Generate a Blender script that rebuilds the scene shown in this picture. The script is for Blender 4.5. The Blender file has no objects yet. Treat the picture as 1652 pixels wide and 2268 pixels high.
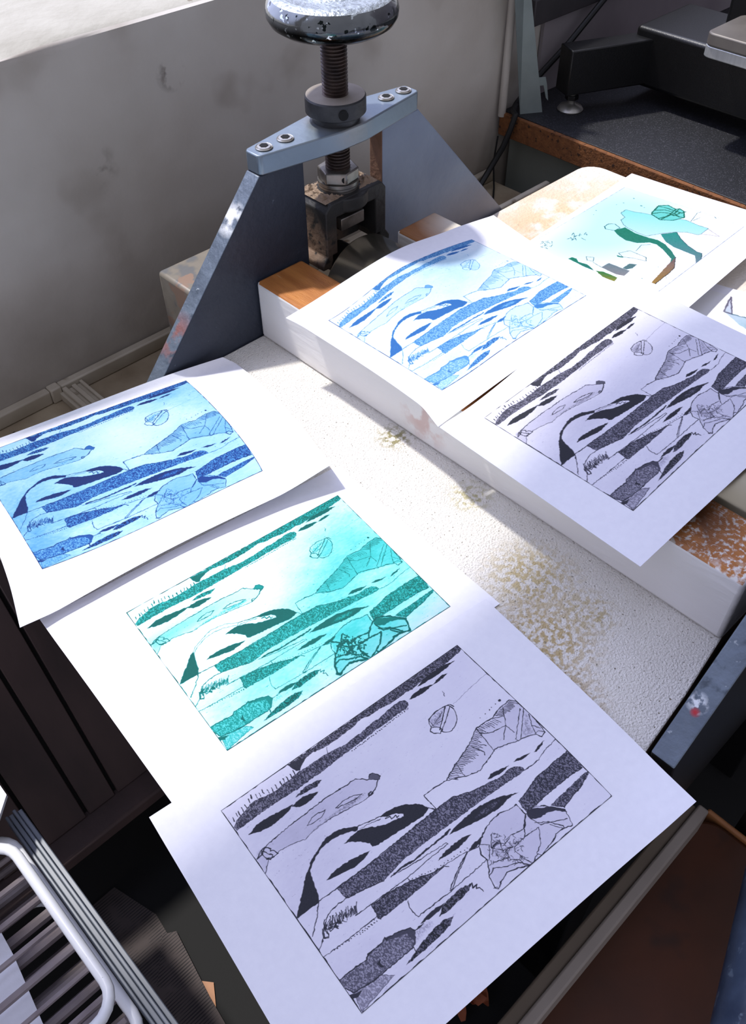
import bpy, bmesh, math, random
import numpy as np
from mathutils import Vector, Matrix
CAM_R = [[0.719379, 0.508409, -0.473301], [-0.694588, 0.520205, -0.496925], [-0.006427, 0.686227, 0.727359]]
CAM_C = [-0.25704, -0.41147, 0.58482]
CAM_F = 1984.93
SUN_E = 3.7
WORLD_A = (.47, .475, .56, 1)
WORLD_B = (1.85, 2.0, 2.95, 1)
EXPO = 0.0
SHEETS = {
 'S1': ([0.0, 0.1445, 0.8564, 1.0], [0.0, 0.1025, 0.8324, 1.0], [[[-0.1844, -0.1139, 0.006], [-0.1439, -0.1176, 0.004], [0.0709, -0.143, 0.004], [0.119, -0.1487, 0.004]], [[-0.1876, -0.1387, 0.003], [-0.1464, -0.1426, 0.003], [0.0693, -0.1629, 0.003], [0.117, -0.1674, 0.003]], [[-0.2088, -0.2945, 0.003], [-0.163, -0.2992, 0.003], [0.0522, -0.3215, 0.004], [0.0916, -0.3268, 0.01]], [[-0.2134, -0.3275, 0.004], [-0.1667, -0.333, 0.004], [0.0456, -0.3591, 0.009], [0.0818, -0.3648, 0.018]]]),
 'S2': ([0.0, 0.1828, 0.904, 1.0], [0.0, 0.1561, 0.8919, 1.0], [[[-0.1528, 0.087, 0.004], [-0.0949, 0.0816, 0.002], [0.118, 0.0558, 0.0015], [0.1402, 0.0531, 0.0015]], [[-0.155, 0.0517, 0.0015], [-0.0987, 0.0461, 0.0015], [0.1141, 0.0246, 0.0015], [0.138, 0.0222, 0.0015]], [[-0.166, -0.1035, 0.0015], [-0.1155, -0.1092, 0.0015], [0.0942, -0.133, 0.0015], [0.1267, -0.1367, 0.0015]], [[-0.1677, -0.1273, 0.0015], [-0.1181, -0.1327, 0.0015], [0.0914, -0.1555, 0.0015], [0.1252, -0.1591, 0.0015]]]),
 'S3': ([0.0, 0.0915, 0.8113, 1.0], [0.0, 0.0667, 0.7602, 1.0], [[[-0.1373, 0.2856, 0.036], [-0.1144, 0.2811, 0.034], [0.1109, 0.2628, 0.013], [0.1596, 0.2538, 0.01]], [[-0.1332, 0.2681, 0.033], [-0.111, 0.2697, 0.03], [0.1111, 0.2531, 0.006], [0.1671, 0.2423, 0.004]], [[-0.1525, 0.1342, 0.012], [-0.1258, 0.1277, 0.009], [0.0839, 0.0951, 0.004], [0.1414, 0.0848, 0.007]], [[-0.1699, 0.0814, 0.015], [-0.1341, 0.0795, 0.01], [0.0637, 0.052, 0.014], [0.1216, 0.0381, 0.027]]]),
 'S4': ([0.0, 0.0858, 0.4302, 0.7934, 1.0], [0.0, 0.1508, 0.8588, 1.0], [[[0.198, 0.1887, 0.0725], [0.2218, 0.1865, 0.076], [0.3247, 0.169, 0.1], [0.4169, 0.1691, 0.09], [0.4813, 0.1642, 0.084]], [[0.2004, 0.1608, 0.0725], [0.2207, 0.1508, 0.077], [0.3206, 0.1428, 0.099], [0.4165, 0.1397, 0.09], [0.4741, 0.1275, 0.083]], [[0.196, 0.0055, 0.0735], [0.2199, -0.001, 0.078], [0.3097, -0.0077, 0.0885], [0.4202, -0.0077, 0.0875], [0.4636, -0.0034, 0.08]], [[0.1859, -0.0286, 0.0735], [0.2098, -0.0302, 0.077], [0.2964, -0.0357, 0.0885], [0.4057, -0.0305, 0.087], [0.4693, -0.0252, 0.08]]]),
 'S5': ([0.0, 0.1227, 0.4647, 0.8438, 1.0], [0.0, 0.1052, 0.8178, 1.0], [[[0.1873, -0.0284, 0.0725], [0.2187, -0.0334, 0.078], [0.3166, -0.0367, 0.094], [0.426, -0.0337, 0.097], [0.4738, -0.0295, 0.092]], [[0.1865, -0.0492, 0.0725], [0.2186, -0.052, 0.078], [0.3159, -0.0598, 0.094], [0.4239, -0.0585, 0.097], [0.471, -0.0536, 0.092]], [[0.1807, -0.2047, 0.0725], [0.2178, -0.2056, 0.078], [0.3139, -0.209, 0.095], [0.4231, -0.2064, 0.097], [0.4654, -0.2032, 0.092]], [[0.1794, -0.24, 0.0725], [0.2176, -0.2417, 0.078], [0.3137, -0.2472, 0.095], [0.4229, -0.2475, 0.097], [0.4638, -0.2458, 0.092]]]),
 'S6': ([0.0, 0.0397, 0.8188, 1.0], [0.0, 0.1332, 0.815, 1.0], [[[0.8109, 0.1915, 0.01], [0.8129, 0.176, 0.01], [0.8229, 0.0071, 0.016], [0.8235, -0.0281, 0.018]], [[0.7663, 0.1869, 0.012], [0.7661, 0.1722, 0.013], [0.7733, 0.0025, 0.02], [0.7775, -0.0323, 0.02]], [[0.5258, 0.1606, 0.024], [0.5261, 0.1575, 0.024], [0.5352, -0.0133, 0.03], [0.5367, -0.0548, 0.032]], [[0.4786, 0.152, 0.03], [0.4785, 0.1507, 0.03], [0.4598, -0.0215, 0.038], [0.4499, -0.0671, 0.044]]]),
 'S7': ([0.0, 0.1, 0.9, 1.0], [0.0, 0.1, 0.9, 1.0], [[[0.6516, 0.011, 0.004], [0.657, -0.0114, 0.004], [0.6996, -0.1905, 0.004], [0.705, -0.2129, 0.004]], [[0.636, 0.0069, 0.004], [0.6413, -0.0155, 0.004], [0.684, -0.1946, 0.004], [0.6894, -0.217, 0.004]], [[0.511, -0.0258, 0.004], [0.5163, -0.0482, 0.004], [0.559, -0.2273, 0.004], [0.5643, -0.2497, 0.004]], [[0.4953, -0.0299, 0.004], [0.5007, -0.0523, 0.004], [0.5434, -0.2314, 0.004], [0.5487, -0.2538, 0.004]]]),
}
ETCHING = [
 ["g",0.8,0,[[269,5],[1000,0],[1000,32],[983,42],[949,46],[914,52],[882,54],[838,51],[793,52],[765,56],[739,50],[699,52],[666,50],[629,39],[590,40],[561,26],[523,35],[485,37],[438,39],[403,36],[359,26],[361,22],[332,25],[313,34],[297,42],[285,55],[273,46],[267,25],[269,5]]],["s",0.85,0,[[262,1],[275,4],[312,17],[332,25],[313,34],[297,42],[284,56],[272,47],[267,25]]],["g",0.72,0,[[3,90],[27,69],[50,63],[75,53],[98,49],[122,52],[147,60],[178,65],[209,63],[239,63],[273,57],[291,58],[314,61],[346,63],[385,64],[421,72],[455,82],[492,80],[526,82],[560,76],[590,73],[607,77],[635,71],[660,69],[681,66],[704,68],[718,80],[720,97],[714,112],[698,119],[661,115],[613,116],[567,113],[519,117],[468,117],[418,117],[363,119],[310,119],[308,117],[250,119],[187,112],[129,108],[71,107],[41,109],[5,107]]],
 ["s",0.95,0,[[784,61],[821,47],[853,44],[886,48],[919,53],[950,65],[929,68],[905,73],[870,74],[827,69],[794,65]]],["s",0.95,0,[[730,89],[751,79],[786,79],[818,91],[832,101],[815,103],[788,107],[753,100]]],["s",0.95,0,[[830,100],[853,91],[880,89],[899,97],[876,104],[845,105]]],
 ["s",0.95,0,[[188,164],[208,159],[238,159],[260,167],[285,183],[260,190],[233,193],[207,186]]],["s",0.95,0,[[27,151],[49,143],[65,136],[109,139],[153,150],[196,160],[177,170],[149,176],[106,179],[62,169]]],["s",0.95,0,[[132,507],[153,497],[181,496],[215,501],[251,511],[291,527],[265,535],[234,540],[199,530],[160,517]]],
 ["g",0.85,0,[[216,142],[243,132],[270,130],[301,137],[318,148],[294,159],[266,154],[239,148]]],["v",0.95,0,[[311,411],[291,396],[269,376],[242,367],[215,364],[195,368],[170,381],[145,393],[129,402],[112,422],[110,435],[122,420],[151,399],[181,386],[214,383],[248,390],[280,408],[300,423]]],["s",0.95,0,[[112,422],[95,434],[80,450],[58,481],[31,512],[3,549],[36,553],[77,557],[90,528],[95,497],[101,466],[110,435]]],
 ["l",0.9,1.2,[[311,411],[342,423],[377,438]]],["l",0.7,0.8,[[308,425],[342,433],[380,449]]],["l",0.8,1.2,[[110,435],[101,466],[95,497],[90,528],[77,557],[50,599],[9,649]]],
 ["s",0.95,0,[[376,436],[401,438],[435,447],[464,464],[495,494],[509,520],[517,546],[504,552],[481,558],[442,549],[398,542],[354,535],[312,525],[303,518],[304,500],[281,465],[255,437],[242,433],[271,425],[299,425],[328,440],[360,468],[385,482],[420,496],[440,504],[443,495],[429,473],[399,458]]],["l",0.9,1.4,[[392,462],[405,465],[406,480],[422,477],[420,492],[429,489]]],["l",0.9,1.2,[[518,545],[528,569]]],
 ["g",0.7,0,[[142,560],[171,557],[243,566],[310,571],[381,570],[456,565],[527,571],[565,573],[599,578],[632,598],[664,614],[698,626],[692,626],[720,628],[747,641],[774,645],[795,640],[821,647],[838,666],[841,688],[810,689],[766,682],[711,675],[656,670],[601,665],[547,661],[494,656],[441,652],[388,649],[336,647],[297,656],[263,660],[233,647],[184,629],[147,617],[144,598],[143,575]]],["l",0.95,1.2,[[5,551],[80,553],[142,560],[243,566],[381,570],[527,571],[599,578],[632,598],[664,614],[698,626]]],["l",0.9,1.2,[[263,660],[233,647],[184,629],[147,617],[118,613],[88,618],[61,631],[44,656],[33,688],[42,696]]],
 ["l",0.9,2.6,[[302,667],[329,668],[371,677],[408,678],[452,678],[495,680],[520,676]]],["l",0.85,1,[[287,666],[351,684],[414,695],[482,710],[483,718],[440,715],[371,713],[322,714]]],["s",0.93,0,[[505,691],[545,681],[592,679],[637,681],[676,692],[712,708],[766,743],[728,736],[687,743],[636,734],[578,717],[537,703]]],
 ["s",0.93,0,[[426,742],[462,733],[500,733],[531,737],[561,750],[537,754],[500,759],[460,752]]],["s",0.93,0,[[517,793],[544,785],[578,785],[582,789],[555,803],[533,802]]],["s",0.93,0,[[724,618],[746,607],[771,614],[800,625],[812,627],[782,634],[755,629]]],
 ["s",0.93,0,[[831,631],[851,630],[881,641],[898,645],[875,648],[853,645]]],["s",0.93,0,[[907,655],[934,645],[966,642],[943,654],[920,659]]],["w",-0.45,0,[[606,709],[635,702],[678,706],[705,719],[676,727],[643,723]]],
 ["l",0.8,0.9,[[841,688],[862,692],[900,692],[941,678],[1000,671]]],["g",0.75,0,[[748,774],[799,762],[842,745],[893,743],[945,741],[1000,742],[1000,784],[994,836],[941,828],[873,827],[817,829],[779,831],[740,831],[741,801]]],["l",0.9,1.1,[[748,774],[799,762],[842,745],[893,743],[945,741],[1000,742]]],
 ["l",0.9,1.1,[[994,836],[941,828],[873,827],[817,829],[779,831]]],["g",0.72,0,[[816,871],[844,866],[887,866],[941,860],[1004,858],[994,873],[941,892],[891,901],[844,913],[829,893]]],["l",0.9,1.2,[[1004,858],[941,892],[891,901],[844,913]]],
 ["s",0.82,0,[[740,827],[758,827],[786,854],[814,873],[838,914],[841,935],[816,902],[788,884],[759,883],[734,860],[734,840]]],["l",0.9,1,[[532,572],[533,491],[570,493],[622,504]]],["l",0.85,0.9,[[622,504],[571,490]]],
 ["w",0.1,0,[[6,255],[46,234],[123,227],[208,225],[294,224],[335,229],[370,236],[404,236],[434,276],[463,307],[438,324],[400,339],[338,328],[263,309],[191,305],[158,312],[130,299],[74,284],[34,286],[1,324]]],["l",0.9,1.2,[[6,255],[24,239],[46,234],[81,229],[123,227],[166,224],[208,225],[252,223],[294,224],[335,229],[370,236],[404,236],[434,276]]],["l",0.9,1.3,[[434,276],[449,263],[461,267],[473,297],[463,307],[434,276]]],
 ["s",0.6,0,[[436,275],[449,264],[460,268],[473,296],[463,306]]],["l",0.9,1.6,[[457,304],[438,324],[416,336],[401,338],[406,327],[416,328]]],["l",0.8,0.9,[[401,340],[372,337],[338,328],[305,320],[263,309],[228,305],[191,305],[158,312],[130,299],[103,290],[74,284],[50,290],[34,286],[24,297],[1,324]]],
 ["f",0.62,0,[[167,306],[204,298],[246,297],[298,298],[325,300],[380,306],[398,316],[370,323],[331,324],[290,312],[246,307],[200,305]]],["l",0.85,1,[[187,272],[216,257],[240,256],[264,266],[242,279],[215,277],[187,272]]],["l",0.9,1.1,[[294,287],[326,280],[363,292],[388,308],[367,311],[334,302],[298,290]]],
 ["l",0.9,1.3,[[6,255],[26,250],[30,239],[39,258],[52,281],[39,291],[28,272],[25,252],[45,236],[57,254],[51,262],[62,268],[68,289],[53,288],[28,279],[35,287]]],["f",0.5,0,[[6,255],[16,234],[46,234],[50,243],[28,252]]],["w",0.12,0,[[623,503],[687,472],[776,438],[828,406],[890,416],[945,399],[984,400],[1002,429],[999,522],[989,618],[961,600],[899,572],[809,538],[726,565],[676,543]]],
 ["l",0.92,1.3,[[623,503],[646,490],[687,472],[725,459],[776,438],[810,414],[828,406],[863,409],[890,416],[908,408],[945,399],[984,400],[1002,429],[1001,470],[999,522],[995,571],[989,618],[969,623],[961,600],[931,580],[899,572],[868,555],[821,534],[809,538],[772,552],[726,565],[676,543],[649,522],[622,504]]],["l",0.85,1.1,[[824,411],[811,540]]],["l",0.85,1.1,[[687,472],[677,541]]],
 ["l",0.85,1.1,[[1001,470],[908,573]]],["l",0.85,1.1,[[987,463],[896,559],[899,573]]],["l",0.85,1.1,[[949,403],[927,443],[890,415]]],
 ["l",0.85,1.1,[[927,443],[906,483],[910,531]]],["l",0.85,1.1,[[906,483],[864,525]]],["l",0.85,1.1,[[821,434],[850,465],[906,483]]],
 ["l",0.85,1.1,[[766,453],[784,515],[778,525]]],["l",0.85,1.1,[[996,509],[974,556],[961,600]]],["l",0.85,1.1,[[974,556],[988,590]]],
 ["l",0.85,1.1,[[959,594],[977,595],[989,618]]],["f",0.35,0,[[998,475],[997,511],[972,555],[961,596],[910,570]]],["f",0.3,0,[[824,411],[861,412],[895,435],[867,449],[828,433]]],
 ["l",0.88,0.9,[[823,409],[834,435]]],["l",0.88,0.9,[[817,413],[831,444]]],["l",0.88,0.9,[[812,416],[824,444]]],
 ["l",0.88,0.9,[[806,420],[821,452]]],["l",0.88,0.9,[[801,423],[815,456]]],["l",0.88,0.9,[[796,426],[806,449]]],
 ["l",0.88,0.9,[[790,430],[800,451]]],["l",0.88,0.9,[[785,433],[801,470]]],["l",0.88,0.9,[[780,437],[791,462]]],
 ["l",0.88,0.9,[[774,440],[786,465]]],["l",0.88,0.9,[[774,440],[805,495]]],["l",0.88,0.9,[[769,442],[791,484]]],
 ["l",0.88,0.9,[[763,444],[790,495]]],["l",0.88,0.9,[[757,447],[780,488]]],["l",0.88,0.9,[[751,449],[776,495]]],
 ["l",0.88,0.9,[[745,451],[763,484]]],["l",0.88,0.9,[[739,453],[764,499]]],["l",0.88,0.9,[[733,455],[761,507]]],
 ["l",0.88,0.9,[[727,457],[751,500]]],["l",0.88,0.9,[[722,460],[748,508]]],["l",0.88,0.9,[[716,462],[741,508]]],
 ["l",0.88,0.9,[[710,464],[727,495]]],["l",0.88,0.9,[[704,466],[731,515]]],["l",0.88,0.9,[[698,468],[723,512]]],
 ["l",0.88,0.9,[[693,470],[713,507]]],["l",0.88,0.9,[[687,472],[703,503]]],["l",0.88,0.9,[[687,472],[705,505]]],
 ["l",0.88,0.9,[[681,476],[696,502]]],["l",0.88,0.9,[[675,479],[692,509]]],["l",0.88,0.9,[[669,482],[687,515]]],
 ["l",0.88,0.9,[[663,485],[680,515]]],["l",0.88,0.9,[[657,488],[676,522]]],["l",0.88,0.9,[[651,492],[665,516]]],
 ["l",0.88,0.9,[[645,495],[663,526]]],["l",0.88,0.9,[[639,498],[654,523]]],["l",0.88,0.9,[[633,501],[652,534]]],
 ["l",0.88,0.8,[[831,410],[840,447]]],["l",0.88,0.8,[[839,412],[845,435]]],["l",0.88,0.8,[[847,414],[853,438]]],
 ["l",0.88,0.8,[[855,416],[861,441]]],["l",0.88,0.8,[[863,418],[873,457]]],["l",0.88,0.8,[[871,420],[878,449]]],
 ["l",0.88,0.8,[[879,422],[887,455]]],["l",0.88,0.8,[[887,424],[894,451]]],["l",0.88,0.8,[[895,426],[902,457]]],
 ["l",0.88,0.9,[[906,411],[924,436]]],["l",0.88,0.9,[[912,410],[929,435]]],["l",0.88,0.9,[[918,410],[938,438]]],
 ["l",0.88,0.9,[[924,409],[944,437]]],["l",0.88,0.9,[[930,409],[954,442]]],["l",0.88,0.9,[[936,408],[957,438]]],
 ["l",0.88,0.9,[[942,408],[966,441]]],["l",0.88,0.9,[[948,407],[971,440]]],["l",0.88,0.9,[[954,407],[979,441]]],
 ["l",0.88,0.9,[[960,406],[981,436]]],["l",0.88,0.9,[[966,406],[981,427]]],["l",0.88,0.9,[[972,405],[995,438]]],
 ["l",0.88,0.9,[[978,405],[1003,439]]],["l",0.88,0.9,[[984,404],[1008,438]]],["l",0.9,1.1,[[812,233],[816,243],[818,253],[818,264],[816,276],[813,288],[808,300],[802,311],[795,320],[787,329],[778,334],[770,338],[761,340],[753,339],[746,336],[740,331],[735,323],[732,315]]],
 ["l",0.9,1.3,[[806,228],[765,220],[728,230],[718,246],[716,266],[703,279],[707,297],[724,318],[737,307],[731,283],[717,272]]],["l",0.9,1.5,[[805,229],[771,263],[731,302]]],["l",0.9,1.2,[[816,244],[776,278],[731,316]]],
 ["l",0.9,1.3,[[806,228],[820,235],[824,253]]],["l",0.8,0.9,[[718,267],[762,253],[783,240]]],["l",0.8,0.9,[[726,233],[725,272],[755,273]]],
 ["f",0.4,0,[[800,231],[763,223],[728,234],[718,269],[735,296],[771,263]]],["w",0.08,0,[[806,228],[815,285],[788,327],[758,335],[731,316]]],["l",0.7,0.8,[[837,160],[836,172],[827,185]]],
 ["l",0.4,0.6,[[829,245],[920,231],[1002,225]]],["w",0.1,0,[[552,807],[583,782],[634,762],[670,759],[706,775],[734,778],[732,834],[761,823],[801,858],[840,919],[823,989],[792,974],[730,985],[631,1001],[560,959],[506,988],[510,927],[540,874]]],["f",0.3,0,[[610,796],[610,871],[686,878],[659,923],[594,918],[553,888],[569,840]]],
 ["l",0.92,1.3,[[540,874],[537,838],[552,807],[583,782],[606,769],[634,762],[670,759],[706,775],[734,778],[732,814],[732,834],[707,864],[695,873]]],["l",0.9,1.2,[[732,834],[755,823],[776,835],[801,858],[840,919],[835,949],[823,989],[792,974],[758,971],[752,980],[730,985],[674,998]]],["l",0.9,1.3,[[540,874],[510,927],[498,976],[506,988],[522,974],[560,959],[597,978],[631,1001]]],
 ["l",0.85,1.1,[[729,834],[698,869],[679,900],[633,903],[623,914],[627,961],[637,993]]],["l",0.85,1.1,[[734,908],[701,961],[668,983],[674,986],[676,999]]],["l",0.85,1.1,[[668,983],[637,1001]]],
 ["l",0.85,1.1,[[576,834],[543,877]]],["l",0.85,1.1,[[607,801],[575,847],[599,887],[630,899]]],["l",0.85,1.1,[[602,891],[597,922],[547,896]]],
 ["l",0.85,1.1,[[510,927],[536,913],[568,940],[608,962],[631,1001]]],["l",0.85,1.1,[[735,883],[770,916],[798,966],[793,976],[767,928]]],["l",0.85,1.1,[[733,846],[744,903],[793,934],[825,954]]],
 ["l",0.85,1.1,[[558,807],[578,832]]],["l",0.85,1.1,[[575,847],[600,845],[617,870],[647,859],[690,872]]],["l",0.85,1.1,[[609,848],[596,884]]],
 ["l",0.85,1.1,[[679,900],[707,905],[734,908]]],["l",0.85,1.1,[[495,973],[506,977],[506,988]]],["l",0.85,1.1,[[592,930],[614,954],[615,977],[630,1003]]],
 ["l",0.7,0.8,[[604,884],[614,887],[616,894]]],["l",0.7,0.8,[[607,891],[604,904],[598,906]]],["l",0.7,0.8,[[604,920],[606,929],[603,934]]],
 ["l",0.7,0.8,[[560,875],[563,868],[566,867]]],["l",0.7,0.8,[[622,964],[623,950],[629,947]]],["l",0.7,0.8,[[614,811],[610,805],[612,800]]],
 ["l",0.7,0.8,[[603,834],[609,843],[607,851]]],["l",0.7,0.8,[[586,908],[578,897],[580,888]]],["l",0.7,0.8,[[602,897],[595,893],[594,887]]],
 ["l",0.7,0.8,[[621,968],[633,964],[638,970]]],["l",0.7,0.8,[[613,843],[609,848],[605,846]]],["l",0.7,0.8,[[639,897],[648,894],[652,899]]],
 ["l",0.7,0.8,[[627,952],[632,958],[631,964]]],["l",0.7,0.8,[[646,916],[654,922],[653,929]]],["l",0.7,0.8,[[570,858],[576,851],[581,853]]],
 ["l",0.7,0.8,[[589,833],[600,840],[601,850]]],["l",0.7,0.8,[[597,828],[598,835],[595,838]]],["l",0.7,0.8,[[655,880],[651,869],[654,863]]],
 ["l",0.7,0.8,[[573,877],[573,891],[568,896]]],["l",0.7,0.8,[[586,843],[582,852],[577,853]]],["l",0.7,0.8,[[630,950],[618,958],[611,953]]],
 ["l",0.7,0.8,[[595,849],[606,846],[611,852]]],["l",0.7,0.8,[[551,892],[547,900],[542,900]]],["l",0.7,0.8,[[644,891],[639,895],[636,894]]],
 ["l",0.7,0.8,[[574,855],[567,866],[561,866]]],["l",0.7,0.8,[[604,868],[613,873],[614,881]]],["l",0.7,0.8,[[595,921],[593,929],[589,931]]],
 ["l",0.7,0.8,[[625,946],[620,952],[616,951]]],["l",0.7,0.8,[[604,941],[598,958],[590,960]]],["l",0.7,0.8,[[636,925],[629,923],[629,919]]],
 ["l",0.7,0.8,[[547,884],[540,896],[533,895]]],["l",0.7,0.8,[[573,890],[571,881],[574,876]]],["l",0.7,0.8,[[573,874],[576,883],[573,888]]],
 ["l",0.7,0.8,[[595,919],[594,909],[598,905]]],["l",0.7,0.8,[[663,893],[669,900],[668,906]]],["l",0.7,0.8,[[634,840],[632,850],[627,853]]],
 ["l",0.7,0.8,[[640,857],[626,860],[620,852]]],["l",0.7,0.8,[[640,938],[644,925],[651,923]]],["l",0.7,0.8,[[611,811],[621,824],[619,835]]],
 ["l",0.7,0.8,[[600,940],[607,951],[605,959]]],["l",0.7,0.8,[[596,901],[583,910],[575,903]]],["l",0.7,0.8,[[575,851],[584,836],[592,836]]],
 ["l",0.7,0.8,[[618,921],[630,911],[638,915]]],["l",0.7,0.8,[[589,886],[602,888],[606,897]]],["l",0.7,0.8,[[587,901],[598,899],[603,905]]],
 ["l",0.7,0.8,[[629,883],[626,870],[630,864]]],["l",0.7,0.8,[[570,859],[581,870],[580,880]]],["l",0.7,0.8,[[636,893],[643,881],[650,882]]],
 ["l",0.7,0.8,[[587,907],[590,922],[586,929]]],["l",0.7,0.8,[[568,851],[562,846],[562,841]]],["l",0.7,0.8,[[628,900],[626,882],[633,875]]],
 ["l",0.7,0.8,[[622,819],[612,827],[605,823]]],["l",0.7,0.8,[[608,829],[620,830],[623,838]]],["l",0.7,0.8,[[583,912],[573,917],[567,912]]],
 ["l",0.7,0.8,[[592,851],[605,842],[612,847]]],["l",0.7,0.8,[[649,906],[647,896],[649,891]]],["l",0.7,0.8,[[583,851],[596,846],[602,853]]],
 ["l",0.7,0.8,[[601,940],[596,945],[592,944]]],["l",0.7,0.8,[[621,859],[617,870],[611,870]]],["l",0.7,0.8,[[622,893],[610,901],[603,895]]],
 ["l",0.9,1.1,[[137,696],[199,702],[252,708],[322,714],[322,733]]],["g",0.74,0,[[192,705],[225,710],[251,710],[286,721],[321,733],[351,745],[386,765],[430,778],[399,779],[371,781],[335,780],[292,781],[243,776],[189,773],[184,759],[189,738]]],["l",0.9,1.3,[[192,705],[225,710],[251,710],[286,721],[321,733],[351,745],[386,765],[430,778],[438,791]]],
 ["l",0.9,1.1,[[192,705],[189,738],[184,759],[189,773]]],["l",0.85,0.9,[[401,767],[511,793],[550,809]]],["l",0.88,1.2,[[510,795],[476,812],[441,832],[397,863]]],
 ["l",0.85,1,[[504,799],[479,816],[439,840],[402,869],[393,866]]],["l",0.85,1,[[281,787],[272,814],[270,835],[274,862],[394,871],[537,871]]],["g",0.95,0,[[319,916],[347,895],[384,887],[422,887],[456,902],[435,916],[395,920],[350,924]]],
 ["l",0.9,1.4,[[456,902],[450,918],[466,918],[455,930],[466,935],[465,953]]],["s",0.9,0,[[266,889],[295,879],[325,881],[358,891],[333,900],[302,900]]],["g",0.95,0,[[167,974],[198,961],[243,946],[289,938],[325,938],[354,951],[325,970],[281,975],[224,977]]],
 ["l",0.85,1,[[28,686],[-1,711]]],["l",0.85,1,[[2,742],[91,750],[185,754]]],["l",0.9,0.9,[[41,665],[59,636]]],
 ["l",0.9,0.9,[[49,657],[60,631]]],["l",0.9,0.9,[[45,666],[62,625]]],["l",0.9,0.9,[[47,661],[62,638]]],
 ["l",0.9,0.9,[[51,658],[62,649]]],["l",0.9,0.9,[[50,665],[67,630]]],["l",0.9,0.9,[[57,656],[73,639]]],
 ["l",0.9,0.9,[[54,668],[71,647]]],["l",0.9,0.9,[[62,668],[73,645]]],["l",0.9,0.9,[[64,670],[76,649]]],
 ["l",0.9,0.9,[[65,663],[80,631]]],["l",0.9,0.9,[[66,662],[78,649]]],["l",0.9,0.9,[[71,666],[77,650]]],
 ["l",0.9,0.9,[[73,665],[88,636]]],["l",0.9,0.9,[[69,671],[86,635]]],["l",0.9,0.9,[[81,665],[94,641]]],
 ["l",0.9,0.9,[[82,664],[88,643]]],["l",0.9,0.9,[[85,669],[93,653]]],["l",0.9,0.9,[[86,671],[100,636]]],
 ["l",0.9,0.9,[[89,668],[101,648]]],["l",0.9,0.9,[[93,668],[108,645]]],["l",0.9,0.9,[[89,673],[103,658]]],
 ["l",0.9,0.9,[[94,676],[103,649]]],["l",0.9,0.9,[[96,667],[104,649]]],["l",0.9,0.9,[[102,673],[109,642]]],
 ["l",0.9,0.9,[[100,674],[116,639]]],["l",0.9,0.9,[[104,677],[116,648]]],["l",0.9,0.9,[[109,673],[113,659]]],
 ["l",0.9,0.9,[[103,677],[127,648]]],["l",0.9,0.9,[[113,674],[124,649]]],["l",0.9,0.9,[[114,678],[121,659]]],
 ["l",0.9,0.9,[[112,686],[132,644]]],["l",0.9,0.9,[[117,680],[128,652]]],["l",0.9,0.9,[[117,677],[135,660]]],
 ["l",0.9,0.9,[[121,681],[138,645]]],["l",0.9,0.9,[[120,683],[135,666]]],["l",0.9,0.9,[[125,686],[139,660]]],
 ["l",0.9,0.9,[[130,682],[144,655]]],["l",0.9,0.9,[[128,686],[143,663]]],["l",0.9,0.9,[[133,688],[144,663]]],
 ["l",0.9,0.9,[[136,682],[144,669]]],["l",0.9,0.9,[[137,688],[152,663]]],["l",0.9,0.9,[[138,689],[154,665]]],
 ["l",0.9,0.9,[[141,692],[155,665]]],["l",0.9,0.9,[[146,689],[163,653]]],["l",0.9,0.9,[[145,694],[156,668]]],
 ["l",0.9,1,[[79,677],[83,683],[71,674]]],["l",0.9,1,[[73,675],[79,674],[76,685]]],["l",0.9,1,[[76,676],[88,668],[72,664]]],
 ["l",0.9,1,[[77,676],[73,672],[91,667]]],["l",0.9,1,[[66,673],[69,657],[64,658]]],["l",0.9,1,[[49,669],[52,651],[54,664]]],
 ["l",0.9,1,[[74,675],[82,670],[96,672]]],["l",0.9,1,[[62,672],[62,664],[52,670]]],["l",0.9,1,[[61,671],[54,663],[54,661]]],
 ["l",0.9,1,[[59,671],[58,680],[72,677]]],["l",0.9,1,[[86,678],[93,676],[80,671]]],["l",0.9,1,[[72,674],[78,690],[81,673]]],
 ["l",0.9,1,[[91,680],[90,660],[95,684]]],["l",0.9,1,[[47,668],[48,676],[49,662]]],["l",0.9,1,[[52,669],[46,673],[46,678]]],
 ["l",0.9,1,[[92,680],[100,675],[109,692]]],["l",0.9,1.4,[[43,650],[31,684],[44,692],[50,673]]],["g",0.55,0,[[1,850],[36,850],[90,858],[102,846],[151,847],[168,843],[198,853],[236,874],[243,895],[220,934],[201,940],[147,938],[98,938],[52,934],[42,929],[12,921],[3,888]]],
 ["s",0.7,0,[[166,842],[198,853],[236,874],[245,897],[221,936],[201,940],[221,923],[220,883],[189,867],[164,855]]],["l",0.92,1.4,[[1,850],[36,850],[90,858],[102,846],[151,847],[165,840],[164,849],[198,853],[236,874],[243,895],[274,896]]],["l",0.92,1.3,[[207,959],[212,938],[201,940],[147,938],[98,938],[52,934],[42,929],[12,921],[3,888]]],
 ["s",0.9,0,[[104,898],[121,885],[115,904],[117,922],[109,919]]],["g",0.36,0,[[12,921],[42,929],[96,935],[127,972],[1,998]]],["s",0.85,0,[[-1,917],[37,937],[17,946],[-1,937]]],
 ["f",0.3,0,[[220,934],[263,930],[296,926],[297,908],[268,889],[243,895]]],["d",0.9,1.5,[[460,126]]],["d",0.9,1.5,[[469,127]]],
 ["d",0.9,1.5,[[476,125]]],["d",0.9,1.5,[[484,125]]],["d",0.9,1.5,[[493,125]]],
 ["d",0.9,1.5,[[501,127]]],["d",0.9,1.5,[[509,125]]],["d",0.9,1.5,[[517,126]]],
 ["d",0.9,1.5,[[527,125]]],["d",0.9,1.5,[[535,124]]],["d",0.9,1.5,[[544,125]]],
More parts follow.
